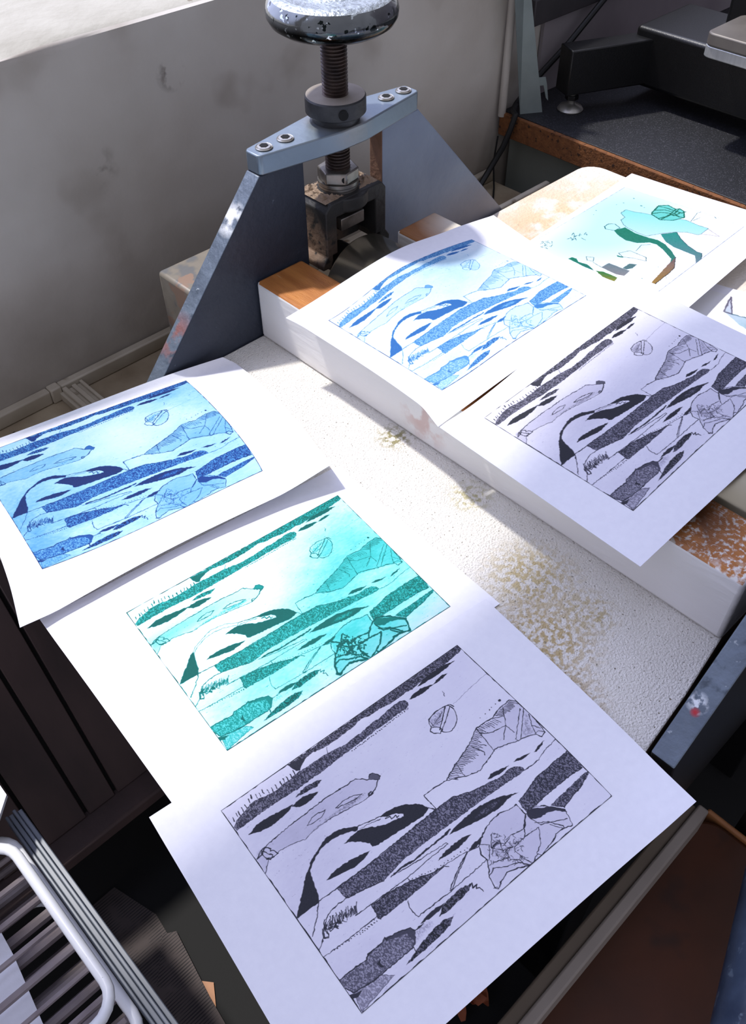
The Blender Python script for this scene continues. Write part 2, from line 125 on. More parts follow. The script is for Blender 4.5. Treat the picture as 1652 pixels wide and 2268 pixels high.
 ["d",0.9,1.5,[[552,125]]],["d",0.9,1.5,[[560,125]]],["d",0.9,1.5,[[569,124]]],
 ["d",0.9,1.5,[[577,124]]],["d",0.9,1.5,[[585,124]]],["d",0.9,1.5,[[593,124]]],
 ["d",0.9,1.5,[[602,123]]],["d",0.9,1.5,[[611,124]]],["d",0.9,1.5,[[619,122]]],
 ["d",0.9,1.5,[[627,124]]],["d",0.9,1.5,[[637,124]]],["d",0.9,1.5,[[643,123]]],
 ["d",0.9,1.5,[[653,123]]],["d",0.9,1.5,[[662,123]]],["d",0.9,1.5,[[670,124]]],
 ["d",0.9,1.5,[[679,122]]],["d",0.9,1.5,[[689,122]]],["d",0.9,1.5,[[696,123]]],
 ["d",0.9,1.5,[[704,122]]],["d",0.9,1.3,[[470,126]]],["d",0.9,1.3,[[477,126]]],
 ["d",0.9,1.3,[[489,126]]],["d",0.9,1.3,[[496,126]]],["d",0.9,1.3,[[506,125]]],
 ["d",0.9,1.3,[[513,125]]],["d",0.9,1.3,[[525,125]]],["d",0.9,1.3,[[531,126]]],
 ["d",0.9,1.3,[[542,127]]],["d",0.9,1.3,[[548,125]]],["d",0.9,1.3,[[560,129]]],
 ["d",0.9,1.3,[[570,124]]],["d",0.9,1.3,[[579,126]]],["d",0.9,1.3,[[586,128]]],
 ["d",0.9,1.3,[[598,125]]],["d",0.9,1.3,[[604,127]]],["d",0.9,1.3,[[613,125]]],
 ["d",0.9,1.3,[[624,124]]],["d",0.9,1.3,[[634,124]]],["d",0.9,1.3,[[641,124]]],
 ["d",0.9,1.3,[[651,122]]],["d",0.9,1.3,[[660,127]]],["d",0.9,1.3,[[672,125]]],
 ["d",0.9,1.3,[[680,124]]],["d",0.9,1.3,[[689,126]]],["d",0.9,1.3,[[700,126]]],
 ["d",0.9,1.4,[[323,726]]],["d",0.9,1.4,[[333,731]]],["d",0.9,1.4,[[342,737]]],
 ["d",0.9,1.4,[[352,740]]],["d",0.9,1.4,[[361,743]]],["d",0.9,1.4,[[370,748]]],
 ["d",0.9,1.4,[[381,751]]],["d",0.9,1.4,[[389,755]]],["d",0.9,1.4,[[401,760]]],
 ["d",0.9,1.4,[[409,766]]],["d",0.9,1.4,[[423,765]]],["d",0.9,1.4,[[436,766]]],
 ["d",0.9,1.4,[[449,769]]],["d",0.9,1.4,[[461,773]]],["d",0.9,1.4,[[471,775]]],
 ["d",0.9,1.4,[[483,776]]],["d",0.9,1.4,[[496,777]]],["d",0.9,1.4,[[509,783]]],
 ["d",0.9,1.4,[[520,782]]],["d",0.9,1.4,[[533,788]]],["d",0.9,1.5,[[36,747]]],
 ["d",0.9,1.5,[[45,749]]],["d",0.9,1.5,[[54,750]]],["d",0.9,1.5,[[64,751]]],
 ["d",0.9,1.5,[[73,752]]],["d",0.9,1.5,[[83,755]]],["d",0.9,1.5,[[92,756]]],
 ["d",0.9,1.5,[[102,757]]],["d",0.9,1.5,[[111,758]]],["d",0.9,1.5,[[120,759]]],
 ["d",0.9,1.5,[[129,760]]],["d",0.9,1.5,[[139,761]]],["d",0.9,1.5,[[149,764]]],
 ["d",0.9,1.5,[[159,764]]],["d",0.9,1.5,[[167,766]]],["d",0.9,1.5,[[177,767]]],
 ["d",0.9,1.4,[[118,766]]],["d",0.9,1.4,[[126,766]]],["d",0.9,1.4,[[134,767]]],
 ["d",0.9,1.4,[[143,767]]],["d",0.9,1.4,[[151,767]]],["d",0.9,1.4,[[159,768]]],
 ["d",0.9,1.4,[[168,768]]],["d",0.9,1.4,[[176,769]]],["d",0.9,1.4,[[141,753]]],
 ["d",0.9,1.4,[[149,753]]],["d",0.9,1.4,[[157,754]]],["d",0.9,1.4,[[164,755]]],
 ["d",0.9,1.4,[[172,756]]],["d",0.9,1.6,[[861,380]]],["d",0.9,1.8,[[886,380]]],
 ["d",0.9,1.6,[[906,376]]],["d",0.9,1.5,[[918,374]]],["d",0.9,1.6,[[937,373]]],
 ["d",0.9,4,[[957,371]]],["l",0.9,1.3,[[19,53],[17,69]]],["l",0.9,1.3,[[35,45],[33,61]]],
 ["l",0.9,1.3,[[44,46],[42,63]]],["l",0.9,1.3,[[59,40],[57,57]]],["l",0.9,1.3,[[74,37],[72,53]]],
 ["l",0.9,1.3,[[92,28],[90,45]]],["l",0.9,1.3,[[106,17],[103,34]]],["l",0.9,1.3,[[120,30],[118,47]]],
 ["l",0.9,1.3,[[132,32],[130,49]]],["l",0.9,1.3,[[146,29],[144,46]]],["l",0.9,1.3,[[160,40],[157,57]]],
 ["l",0.9,1.3,[[174,46],[172,63]]],["l",0.9,1.3,[[190,44],[188,61]]],["l",0.9,1.3,[[209,44],[206,61]]],
 ["l",0.9,1.3,[[223,43],[220,60]]],["l",0.9,1.3,[[234,45],[232,63]]],["l",0.9,1.3,[[250,43],[248,60]]],
 ["l",0.9,1.3,[[265,39],[263,57]]],["l",0.7,0.8,[[390,69],[404,42]]],
]
BIRD = [["fill",[150,242,250],[196,232,246],0,[[180,288],[172,238],[228,234],[282,215],[339,206],[428,181],[549,146],[577,139],[694,148],[796,145],[804,222],[793,243],[708,253],[637,289],[574,350],[530,420],[452,419],[361,406],[307,389],[247,353],[239,316]]],["line",[110,190,200],[110,190,200],1,[[180,288],[172,238],[228,234],[282,215],[339,206],[428,181],[549,146],[577,139],[694,148],[796,145],[804,222],[793,243],[708,253],[637,289],[574,350],[530,420],[452,419],[361,406],[307,389],[247,353],[239,316],[180,288]]],["fill",[232,228,240],[232,228,240],0,[[801,152],[934,188],[804,222]]],["line",[190,180,205],[190,180,205],0.7,[[801,152],[934,188],[804,222]]],["fill",[110,225,215],[110,225,215],0,[[316,178],[282,87],[323,49],[404,64],[418,44],[468,56],[539,120],[502,188],[429,224],[333,199]]],["line",[0,150,115],[0,150,115],2.2,[[316,178],[282,87],[323,49],[404,64],[418,44],[468,56],[539,120],[502,188],[429,224],[333,199],[316,178]]],["line",[0,150,115],[0,150,115],2.2,[[327,192],[357,150],[409,128],[462,137],[464,81]]],["line",[0,150,115],[0,150,115],2.2,[[309,148],[349,111],[412,103]]],["line",[0,150,115],[0,150,115],2.2,[[289,94],[339,84],[408,84],[477,83],[485,56]]],["line",[0,150,115],[0,150,115],2.2,[[419,155],[445,116],[504,132]]],["line",[0,150,115],[0,150,115],2.2,[[404,64],[432,157],[410,215]]],["line",[0,150,115],[0,150,115],2.2,[[418,44],[439,108],[409,128]]],["line",[0,150,115],[0,150,115],2.2,[[430,213],[436,133],[532,125]]],["fill",[190,245,248],[190,245,248],0,[[238,465],[231,428],[260,409],[325,430],[325,471],[270,486],[238,465]]],["line",[20,140,150],[20,140,150],1.2,[[238,465],[231,428],[260,409],[325,430],[325,471],[270,486],[238,465]]],["fill",[0,128,98],[40,125,110],0,[[322,473],[341,409],[450,431],[561,430],[620,422],[699,439],[785,481],[854,530],[889,590],[869,603],[843,556],[732,495],[656,467],[605,471],[553,515],[474,526],[387,502]]],["fill",[125,100,110],[165,125,50],0,[[864,597],[854,530],[922,632],[932,697],[934,765],[936,831],[911,831],[896,755],[879,669]]],["line",[70,70,70],[70,70,70],1,[[854,530],[922,632],[932,697],[934,765],[936,831]]],["fill",[20,150,135],[125,130,150],0,[[580,357],[646,287],[725,333],[823,378],[922,411],[964,412],[993,459],[1042,554],[1046,579],[1011,539],[943,454],[853,446],[762,437],[679,413]]],["line",[60,110,120],[60,110,120],1,[[580,357],[646,287],[725,333],[823,378],[922,411],[964,412],[993,459],[1046,579]]],["fill",[0,130,95],[30,120,110],0,[[395,882],[396,854],[428,852],[461,876],[522,872],[595,905],[529,904],[452,891]]],["fill",[40,125,60],[150,140,40],0,[[601,901],[640,885],[736,892],[747,936],[672,934]]],["fill",[105,130,140],[140,140,145],0,[[599,850],[598,787],[688,792],[741,793],[752,856],[709,867],[651,860]]],["fill",[80,120,125],[80,120,125],0,[[691,790],[688,729],[727,713],[735,761],[718,791]]],["line",[90,150,165],[90,150,165],0.9,[[452,799],[492,783],[519,820],[486,832],[452,799]]],["line",[90,150,165],[90,150,165],0.9,[[558,665],[587,608],[715,620],[742,654],[657,667],[610,688],[558,665]]],["line",[90,150,165],[90,150,165],0.9,[[529,832],[599,850]]],["line",[90,150,165],[90,150,165],0.9,[[617,134],[568,24],[588,-11]]],["line",[90,150,165],[90,150,165],0.9,[[623,119],[635,68]]],["line",[90,150,165],[90,150,165],0.9,[[615,590],[590,520],[628,486]]],["line",[90,150,165],[90,150,165],0.9,[[720,2],[751,15]]],["fill",[20,130,115],[20,130,115],0,[[567,688],[614,685],[612,696],[584,701]]],["dot",[50,140,150],None,3,[[48,341]]],["dot",[50,140,150],None,2,[[74,390]]],["dot",[50,140,150],None,2.5,[[90,219]]],["dot",[50,140,150],None,3,[[105,180]]],["dot",[50,140,150],None,4,[[113,98]]],["dot",[50,140,150],None,5,[[204,149]]],["dot",[50,140,150],None,3,[[234,157]]],["dot",[50,140,150],None,4,[[739,12]]],["dot",[50,140,150],None,2,[[839,671]]],["dot",[50,140,150],None,3,[[843,823]]],["dot",[50,140,150],None,2.5,[[950,746]]],["dot",[50,140,150],None,3,[[873,897]]],["line",[70,175,190],[70,175,190],0.9,[[274,646],[251,641],[292,648]]],["line",[70,175,190],[70,175,190],0.9,[[204,619],[210,621],[195,606]]],["line",[70,175,190],[70,175,190],0.9,[[185,642],[204,653],[200,633]]],["line",[70,175,190],[70,175,190],0.9,[[178,632],[154,625],[172,626]]],["line",[70,175,190],[70,175,190],0.9,[[212,680],[214,681],[189,669]]],["line",[70,175,190],[70,175,190],0.9,[[158,630],[172,646],[153,616]]],["line",[70,175,190],[70,175,190],0.9,[[258,640],[275,647],[276,645]]],["line",[70,175,190],[70,175,190],0.9,[[216,688],[218,670],[230,690]]],["line",[70,175,190],[70,175,190],0.9,[[198,649],[209,662],[208,661]]],["line",[70,175,190],[70,175,190],0.9,[[209,680],[219,674],[225,694]]],["line",[70,175,190],[70,175,190],0.9,[[220,629],[208,628],[216,613]]],["line",[70,175,190],[70,175,190],0.9,[[225,601],[230,588],[247,599]]],["line",[70,175,190],[70,175,190],0.9,[[201,645],[207,645],[185,639]]],["line",[70,175,190],[70,175,190],0.9,[[228,674],[219,659],[246,676]]],["line",[70,175,190],[70,175,190],0.9,[[221,596],[214,578],[218,584]]],["line",[70,175,190],[70,175,190],0.9,[[196,688],[187,696],[199,673]]],["line",[70,175,190],[70,175,190],0.9,[[147,857],[152,865],[128,862]]],["line",[70,175,190],[70,175,190],0.9,[[132,846],[134,865],[125,862]]],["line",[70,175,190],[70,175,190],0.9,[[95,823],[93,808],[92,836]]],["line",[70,175,190],[70,175,190],0.9,[[104,793],[107,776],[85,798]]],["line",[70,175,190],[70,175,190],0.9,[[165,832],[150,834],[148,839]]],["line",[70,175,190],[70,175,190],0.9,[[174,824],[191,826],[192,824]]],["line",[70,175,190],[70,175,190],0.9,[[123,803],[121,794],[108,809]]],["line",[70,175,190],[70,175,190],0.9,[[142,779],[141,775],[130,767]]],["line",[70,175,190],[70,175,190],0.9,[[156,785],[156,781],[142,796]]],["line",[70,175,190],[70,175,190],0.9,[[90,805],[68,803],[82,818]]],["line",[70,175,190],[70,175,190],0.9,[[173,851],[197,859],[164,856]]],["line",[70,175,190],[70,175,190],0.9,[[132,836],[143,842],[130,823]]],["line",[70,175,190],[70,175,190],0.9,[[138,824],[112,819],[123,814]]],["line",[70,175,190],[70,175,190],0.9,[[139,793],[120,791],[122,790]]],["line",[70,175,190],[70,175,190],0.9,[[141,817],[139,823],[144,836]]],["line",[70,175,190],[70,175,190],0.9,[[186,816],[184,817],[174,799]]]]
BIRD_FRAGMENT = [["fill",[225,222,240],[190,230,245],0,[[241,266],[236,75],[236,13],[292,269],[414,257],[452,455],[358,389]]],["line",[150,140,180],None,1,[[241,266],[236,75],[236,13],[292,269],[241,266]]],["line",[120,190,215],None,1,[[292,269],[414,257]]]]
def vnoise(rng,w,h,cell,cy=None):
    cy=cy or cell
    gw=int(w/cell)+3;gh=int(h/cy)+3
    g=rng.random((gh,gw)).astype(np.float32)
    x=np.arange(w)/cell;y=np.arange(h)/cy
    xi=x.astype(int);yi=y.astype(int);fx=(x-xi)[None,:];fy=(y-yi)[:,None]
    fx=fx*fx*(3-2*fx);fy=fy*fy*(3-2*fy)
    a=g[yi][:,xi];b=g[yi][:,xi+1];c=g[yi+1][:,xi];d=g[yi+1][:,xi+1]
    return (a*(1-fx)+b*fx)*(1-fy)+(c*(1-fx)+d*fx)*fy
def raster_art(art,W,H,seed=1):
    """etched plate drawing -> ink, wash and serpent-neck density maps"""
    rng=np.random.default_rng(seed)
    k=W/700.0
    ink=np.zeros((H,W),np.float32);wash=np.zeros((H,W),np.float32);neck=np.zeros((H,W),np.float32)
    n1=vnoise(rng,W,H,1.9*k,2.8*k);n2=vnoise(rng,W,H,1.15*k);n3=vnoise(rng,W,H,9*k);n4=vnoise(rng,W,H,30*k)
    grain=np.clip((n1*.6+n2*.4-.34)*4.0,0,1)
    jx=(vnoise(rng,W,H,5*k)-.5)*2.4*k;jy=(vnoise(rng,W,H,5*k)-.5)*2.4*k
    XX,YY=np.meshgrid(np.arange(W,dtype=np.float32),np.arange(H,dtype=np.float32))
    XX=XX+jx;YY=YY+jy
    sx=(W-1)/1000.0;sy=(H-1)/1000.0
    def box(p,m):
        x0=max(int(p[:,0].min()-m),0);x1=min(int(p[:,0].max()+m)+2,W);y0=max(int(p[:,1].min()-m),0);y1=min(int(p[:,1].max()+m)+2,H)
        return slice(y0,y1),slice(x0,x1)
    def segd(X,Y,a,b):
        d=b-a;L=float(d@d)+1e-9;t=np.clip(((X-a[0])*d[0]+(Y-a[1])*d[1])/L,0,1)
        return np.hypot(X-a[0]-t*d[0],Y-a[1]-t*d[1])
    for kind,den,w,pts in art:
        p=np.array(pts,np.float32)*np.array([sx,sy],np.float32)
        if kind=='d':
            r=w*k*.8;s=box(p,r+2);c=np.clip(r-np.hypot(XX[s]-p[0,0],YY[s]-p[0,1])+.5,0,1);ink[s]=np.maximum(ink[s],c*den);continue
        if kind=='l':
            hw=w*k*.8;m=hw+3*k+2
            for a,b in zip(p[:-1],p[1:]):
                s=box(np.array([a,b]),m)
                if s[0].start>=s[0].stop or s[1].start>=s[1].stop: continue
                d=segd(XX[s],YY[s],a,b);hv=hw*(.65+.7*n3[s])
                ink[s]=np.maximum(ink[s],np.clip(hv-d+.5,0,1)*den)
            continue
        soft={'f':14*k,'w':6*k}.get(kind,1.0);s=box(p,soft+3)
        X=XX[s];Y=YY[s];ins=np.zeros(X.shape,bool);dm=np.full(X.shape,1e9,np.float32)
        for i in range(len(p)):
            a=p[i];b=p[(i+1)%len(p)]
            dm=np.minimum(dm,segd(X,Y,a,b))
            cond=((a[1]>Y)!=(b[1]>Y));xc=(b[0]-a[0])*(Y-a[1])/(b[1]-a[1]+1e-9)+a[0]
            ins^=cond&(X<xc)
        sd=np.where(ins,dm,-dm)
        if kind=='g':
            c=np.clip(sd+.5,0,1);tex=.5+.5*grain[s];e=np.clip(1-np.abs(sd-.8)/1.4,0,1)
            ink[s]=np.maximum(ink[s],np.maximum(c*den*1.12*tex,c*e*.8))
        elif kind in 's':
            c=np.clip(sd+.5,0,1);ink[s]=np.maximum(ink[s],c*den*(.93+.1*n2[s]-.12*(n2[s]*n1[s]>.62)))
        elif kind=='v':
            c=np.clip(sd+.5,0,1);neck[s]=np.maximum(neck[s],c*den*(.93+.1*n2[s]))
            ink[s]=np.maximum(ink[s],np.clip(1.0-np.abs(sd),0,1)*.8)
        elif kind=='f':
            c=np.clip(sd/soft+.35,0,1);ink[s]=np.maximum(ink[s],c*den*np.clip(n1[s]*.9+n2[s]*.6-.05,0,1))
        elif kind=='w':
            c=np.clip(sd/soft+.5,0,1)
            if den<0: ink[s]*=1+den*c*grain[s]
            else: wash[s]=np.maximum(wash[s],c*den)
    return ink,wash,neck
def plate_tone(W,H,seed):
    rng=np.random.default_rng(seed);k=W/700.0
    t=vnoise(rng,W,H,150*k)*.5+vnoise(rng,W,H,45*k,30*k)*.3+vnoise(rng,W,H,8*k,4*k)*.2
    sp=vnoise(rng,W,H,1.6*k);sc=vnoise(rng,W,H,26*k,2*k)*vnoise(rng,W,H,7*k,3*k)
    return t,np.clip((sp*sc-.42)*5,0,1)
C = bpy.context.scene.collection
PI = math.pi
# ------------------------------------------------------------------ mesh helpers
class MB:
    def __init__(s): s.v=[]; s.f=[]; s.m=[]
    def add(s, vs, fs, mi=0):
        b=len(s.v); s.v+=[tuple(map(float,v)) for v in vs]
        for f in fs: s.f.append([b+i for i in f]); s.m.append(mi)
        return s
    def box(s, a, b, mi=0, top=None):
        x0,y0,z0=a; x1,y1,z1=b
        s.add([(x0,y0,z0),(x1,y0,z0),(x1,y1,z0),(x0,y1,z0),(x0,y0,z1),(x1,y0,z1),(x1,y1,z1),(x0,y1,z1)],
              [(0,3,2,1),(0,1,5,4),(1,2,6,5),(2,3,7,6),(3,0,4,7)],mi)
        b0=len(s.v)-8; s.f.append([b0+4,b0+5,b0+6,b0+7]); s.m.append(mi if top is None else top); return s
    def prism(s, poly, a, b, axis='z', mi=0, top=None):
        def P(p,t):
            return {'z':(p[0],p[1],t),'y':(p[0],t,p[1]),'x':(t,p[0],p[1])}[axis]
        n=len(poly); vs=[P(p,a) for p in poly]+[P(p,b) for p in poly]
        fs=[(i,(i+1)%n,n+(i+1)%n,n+i) for i in range(n)]
        s.add(vs,fs+[tuple(range(n))[::-1]],mi); b0=len(s.v)-2*n
        s.f.append([b0+n+i for i in range(n)]); s.m.append(mi if top is None else top); return s
    def lathe(s, prof, c, seg=32, axis='z', mi=0, a0=0, caps=True):
        n=len(prof); vs=[]
        for k in range(seg):
            a=2*PI*k/seg+a0
            for r,h in prof:
                u,w=r*math.cos(a),r*math.sin(a)
                vs.append({'z':(c[0]+u,c[1]+w,c[2]+h),'y':(c[0]+u,c[1]+h,c[2]+w),'x':(c[0]+h,c[1]+u,c[2]+w)}[axis])
        fs=[]
        for k in range(seg):
            k2=(k+1)%seg
            for i in range(n-1): fs.append((k*n+i,k2*n+i,k2*n+i+1,k*n+i+1))
        if caps and prof[0][0]>1e-6: fs.append(tuple(k*n for k in range(seg))[::-1])
        if caps and prof[-1][0]>1e-6: fs.append(tuple(k*n+n-1 for k in range(seg)))
        return s.add(vs,fs,mi)
    def cyl(s, c, r, h, seg=32, axis='z', mi=0, a0=0): return s.lathe([(r,0),(r,h)],c,seg,axis,mi,a0)
    def tube(s, pts, r, seg=10, mi=0):
        P=[Vector(p) for p in pts]; rings=[]; up=None
        for i,p in enumerate(P):
            d=(P[min(i+1,len(P)-1)]-P[max(i-1,0)]).normalized()
            if up is None:
                up=Vector((0,0,1)) if abs(d.z)<.9 else Vector((1,0,0))
            a=(up-d*up.dot(d)).normalized(); b=d.cross(a); up=a
            rings.append([p+a*(r*math.cos(2*PI*k/seg))+b*(r*math.sin(2*PI*k/seg)) for k in range(seg)])
        vs=[v for R in rings for v in R]; fs=[]
        for i in range(len(P)-1):
            for k in range(seg):
                k2=(k+1)%seg; fs.append((i*seg+k,i*seg+k2,(i+1)*seg+k2,(i+1)*seg+k))
        fs.append(tuple(range(seg))[::-1]); fs.append(tuple(range((len(P)-1)*seg,len(P)*seg)))
        return s.add(vs,fs,mi)
def finish(ob, smooth=True):
    me=ob.data; bm=bmesh.new(); bm.from_mesh(me); bmesh.ops.recalc_face_normals(bm,faces=bm.faces); bm.to_mesh(me); bm.free()
    if smooth:
        for p in me.polygons: p.use_smooth=True
def obj(name, mb, mats, parent=None, bevel=0, seg=2, smooth=True, angle=35):
    me=bpy.data.meshes.new(name); me.from_pydata(mb.v,[],mb.f)
    for m in (mats if isinstance(mats,(list,tuple)) else [mats]): me.materials.append(m)
    for p,mi in zip(me.polygons,mb.m): p.material_index=mi
    ob=bpy.data.objects.new(name,me); C.objects.link(ob); finish(ob,smooth)
    if smooth: me.set_sharp_from_angle(angle=math.radians(angle))
    if bevel:
        b=ob.modifiers.new('bevel','BEVEL'); b.width=bevel; b.segments=seg; b.limit_method='ANGLE'; b.angle_limit=math.radians(30); b.harden_normals=False
    if parent is not None: par(ob,parent)
    return ob
def world_loc(o):
    l=Vector(o.location)
    return l if o.parent is None else l+world_loc(o.parent)
def par(ob, parent):
    ob.parent=parent
    if parent.type=='EMPTY': ob.matrix_parent_inverse=Matrix.Translation(-Vector(parent.location))
def tag(o, label=None, cat=None, group=None, kind=None):
    if label: o['label']=label
    if cat: o['category']=cat
    if group: o['group']=group
    if kind: o['kind']=kind
    return o
def thing(name, label, cat, loc, group=None):
    o=bpy.data.objects.new(name,None); o.empty_display_size=.05; o.location=loc; C.objects.link(o)
    return tag(o,label,cat,group)
def struct(o): o['kind']='structure'; return o
def copy_part(ob, parent, dx=(0,0,0)):
    c=ob.copy(); C.objects.link(c); c.parent=parent
    if parent.type=='EMPTY': c.matrix_parent_inverse=Matrix.Translation(Vector(dx)-Vector(parent.location))
    else: c.matrix_parent_inverse=Matrix.Translation(Vector(dx))
    return c
# ------------------------------------------------------------------ materials
def lin(c): return tuple(((x/255)/12.92 if x/255<=.04045 else ((x/255+.055)/1.055)**2.4) for x in c)+(1,)
def mat(name, col, col2=None, scale=20, rough=.6, metal=0, bump=0, bscale=None, specks=None, spots=(), stretch=(1,1,1), contrast=.25, spec=.5, grad=None, rough2=None):
    m=bpy.data.materials.new(name); m.use_nodes=True; nt=m.node_tree; N=nt.nodes; L=nt.links
    b=N['Principled BSDF']; b.inputs['Roughness'].default_value=rough; b.inputs['Metallic'].default_value=metal; b.inputs['Specular IOR Level'].default_value=spec
    tc=N.new('ShaderNodeTexCoord'); mp=N.new('ShaderNodeMapping'); mp.inputs['Scale'].default_value=stretch; L.new(tc.outputs['Object'],mp.inputs['Vector'])
    def noise(sc,det=4,vec=None):
        n=N.new('ShaderNodeTexNoise'); n.inputs['Scale'].default_value=sc; n.inputs['Detail'].default_value=det; L.new(vec or mp.outputs['Vector'],n.inputs['Vector']); return n.outputs['Fac']
    def ramp(fac,a,bb):
        r=N.new('ShaderNodeMapRange'); r.inputs['From Min'].default_value=a; r.inputs['From Max'].default_value=bb; L.new(fac,r.inputs['Value']); return r.outputs['Result']
    def mix(fac,a,c):
        x=N.new('ShaderNodeMix'); x.data_type='RGBA'; L.new(fac,x.inputs[0])
        for s,v in ((6,a),(7,c)):
            if isinstance(v,tuple): x.inputs[s].default_value=v
            else: L.new(v,x.inputs[s])
        return x.outputs[2]
    def mul(a,c):
        x=N.new('ShaderNodeMath'); x.operation='MULTIPLY'; L.new(a,x.inputs[0])
        if isinstance(c,(int,float)): x.inputs[1].default_value=c
        else: L.new(c,x.inputs[1])
        return x.outputs[0]
    base=lin(col)
    if col2: base=mix(ramp(noise(scale),.5-contrast,.5+contrast),lin(col),lin(col2))
    if grad:   # (axis, from, to, colour) soiling or other tone change along an axis
        sx=N.new('ShaderNodeSeparateXYZ'); L.new(tc.outputs['Object'],sx.inputs[0])
        g=ramp(sx.outputs[grad[0]],grad[1],grad[2]); base=mix(mul(g,ramp(noise(6,5),.2,.75)),base,lin(grad[3]))
    for sp in spots:   # (centre, radius, colour, noise scale, threshold)
        d=N.new('ShaderNodeVectorMath'); d.operation='DISTANCE'; L.new(tc.outputs['Object'],d.inputs[0]); d.inputs[1].default_value=sp[0]
        f=ramp(d.outputs['Value'],sp[1],sp[1]*.35); f=mul(f,ramp(noise(sp[3],3,tc.outputs['Object']),sp[4]-.06,sp[4]+.06)); base=mix(f,base,lin(sp[2]))
    for sp in (specks or ()):   # (scale, threshold, colour, softness)
        base=mix(ramp(noise(sp[0],3),sp[1],sp[1]+sp[3]),base,lin(sp[2]))
    if isinstance(base,tuple): b.inputs['Base Color'].default_value=base
    else: L.new(base,b.inputs['Base Color'])
    if rough2 is not None: L.new(ramp(noise(scale*1.3),.3-.0,.7) if False else _rr(N,L,noise(scale*1.3),rough,rough2),b.inputs['Roughness'])
    if bump:
        bp=N.new('ShaderNodeBump'); bp.inputs['Strength'].default_value=bump; bp.inputs['Distance'].default_value=.004; L.new(noise(bscale or scale*3,5),bp.inputs['Height']); L.new(bp.outputs[0],b.inputs['Normal'])
    return m
def _rr(N,L,f,a,b):
    r=N.new('ShaderNodeMapRange'); r.inputs['From Min'].default_value=.35; r.inputs['From Max'].default_value=.65; r.inputs['To Min'].default_value=a; r.inputs['To Max'].default_value=b; L.new(f,r.inputs['Value']); return r.outputs['Result']
M={}
M['plaster']=mat('plaster',(204,199,191),(176,168,158),4.5,.9,bump=.7,bscale=16,specks=[(9,.58,(172,164,154),.12)],spots=[((-.02,.46,.06),.012,(40,34,30),80,.55),((.0,.46,.075),.009,(30,26,24),80,.55),((.28,.46,.21),.02,(120,112,104),60,.55),((.17,.46,.14),.03,(140,132,122),40,.55)],grad=(2,.06,-.12,(108,96,80)),contrast=.18)
M['sill']=mat('sill_plaster',(186,183,172),(166,162,150),9,.9,bump=.9,bscale=30,specks=[(60,.72,(140,132,118),.05)])
M['board']=mat('pitted_white_paint',(245,241,233),(234,229,220),14,.75,bump=.8,bscale=520,specks=[(420,.655,(138,130,114),.04),(150,.72,(172,162,142),.05)],
   spots=[((.165,-.16,0),.05,(208,190,146),190,.5),((.125,-.205,0),.055,(200,178,132),210,.5),((.085,-.25,0),.045,(196,172,128),210,.5),((.2,-.06,0),.025,(196,188,150),200,.52),((.208,.045,0),.024,(160,152,112),190,.52),((.17,-.215,0),.03,(206,190,150),190,.52)])
M['board_end']=mat('raw_board_edge',(98,78,52),(70,54,36),60,.85,bump=.5)
M['board2']=mat('worn_white_board',(228,222,212),(216,206,192),12,.75,bump=.6,bscale=200,specks=[(200,.69,(168,158,142),.05)],
   spots=[((.66,.16,0),.16,(222,194,160),28,.46),((.56,.17,0),.12,(216,184,148),34,.48),((.76,.12,0),.12,(220,194,160),30,.52)])
M['beam_white']=mat('white_painted_timber',(242,239,238),(228,225,222),9,.6,bump=.3,bscale=120,stretch=(1,.25,1),specks=[(40,.7,(170,162,150),.08)],spots=[((.2215,.02,.03),.035,(214,190,184),60,.52)])
M['beam_wood']=mat('worn_varnished_timber',(204,136,72),(168,104,52),24,.45,bump=.25,bscale=200,stretch=(5,.6,1),specks=[(30,.7,(196,160,120),.05)],
   spots=[((.25,-.26,.069),.17,(240,236,228),260,.575),((.222,-.29,.069),.02,(240,236,230),120,.5),((.25,-.225,.069),.06,(104,62,32),16,.45)])
M['beam_wood2']=mat('worn_varnished_timber_pale',(166,112,66),(140,90,50),24,.5,bump=.25,bscale=200,stretch=(5,.6,1),spots=[((.475,.19,.069),.065,(214,206,192),18,.36)])
M['paper']=mat('paper',(236,236,243),(231,231,239),180,.85,bump=.06,bscale=700,spec=.2)
M['navy']=mat('navy_enamel',(44,50,64),(34,40,54),14,.5,bump=.35,bscale=90,specks=[(80,.72,(84,92,104),.04)],rough2=.65)
M['navy_edge']=mat('chipped_blue_grey_edge',(112,124,138),(82,92,106),26,.45,bump=.4,bscale=120,specks=[(130,.68,(160,168,176),.04),(70,.62,(74,84,96),.08)],metal=.2,
   spots=[((.208,.277,.14),.02,(235,236,236),60,.42),((.128,.277,.036),.032,(142,92,86),60,.48),((.1235,-.331,.042),.0045,(190,30,40),60,.3),((.127,-.329,.0475),.009,(220,226,232),200,.52)])
M['plate_lit']=mat('dusty_plate_painted_lit',(128,140,158),(108,118,138),14,.6,bump=.3,bscale=80,specks=[(26,.68,(120,104,98),.08)],grad=(2,.07,-.02,(140,126,116)))  # lighter than the navy plates: bright light on the right plate painted in
M['rust']=mat('rusty_bare_edge',(140,104,82),(112,84,66),60,.7,bump=.3)
M['steel']=mat('blued_steel',(136,148,158),(116,128,140),9,.36,.65,bump=.08,bscale=160,rough2=.5,spots=[((.352,.277,.197),.04,(150,146,138),60,.4)])
M['bolt']=mat('bolt_steel',(190,188,182),(150,146,138),80,.35,.8)
M['black_hole']=mat('socket_black',(10,10,11),None,10,.9)
M['screw']=mat('oily_screw_thread',(96,80,72),(56,48,46),60,.42,.7,rough2=.6)
M['collar']=mat('black_collar',(58,58,60),(44,44,46),90,.5,.3,bump=.15,bscale=400)
M['collar_top']=mat('dusty_collar_face',(158,148,136),(140,130,118),60,.7,.1)
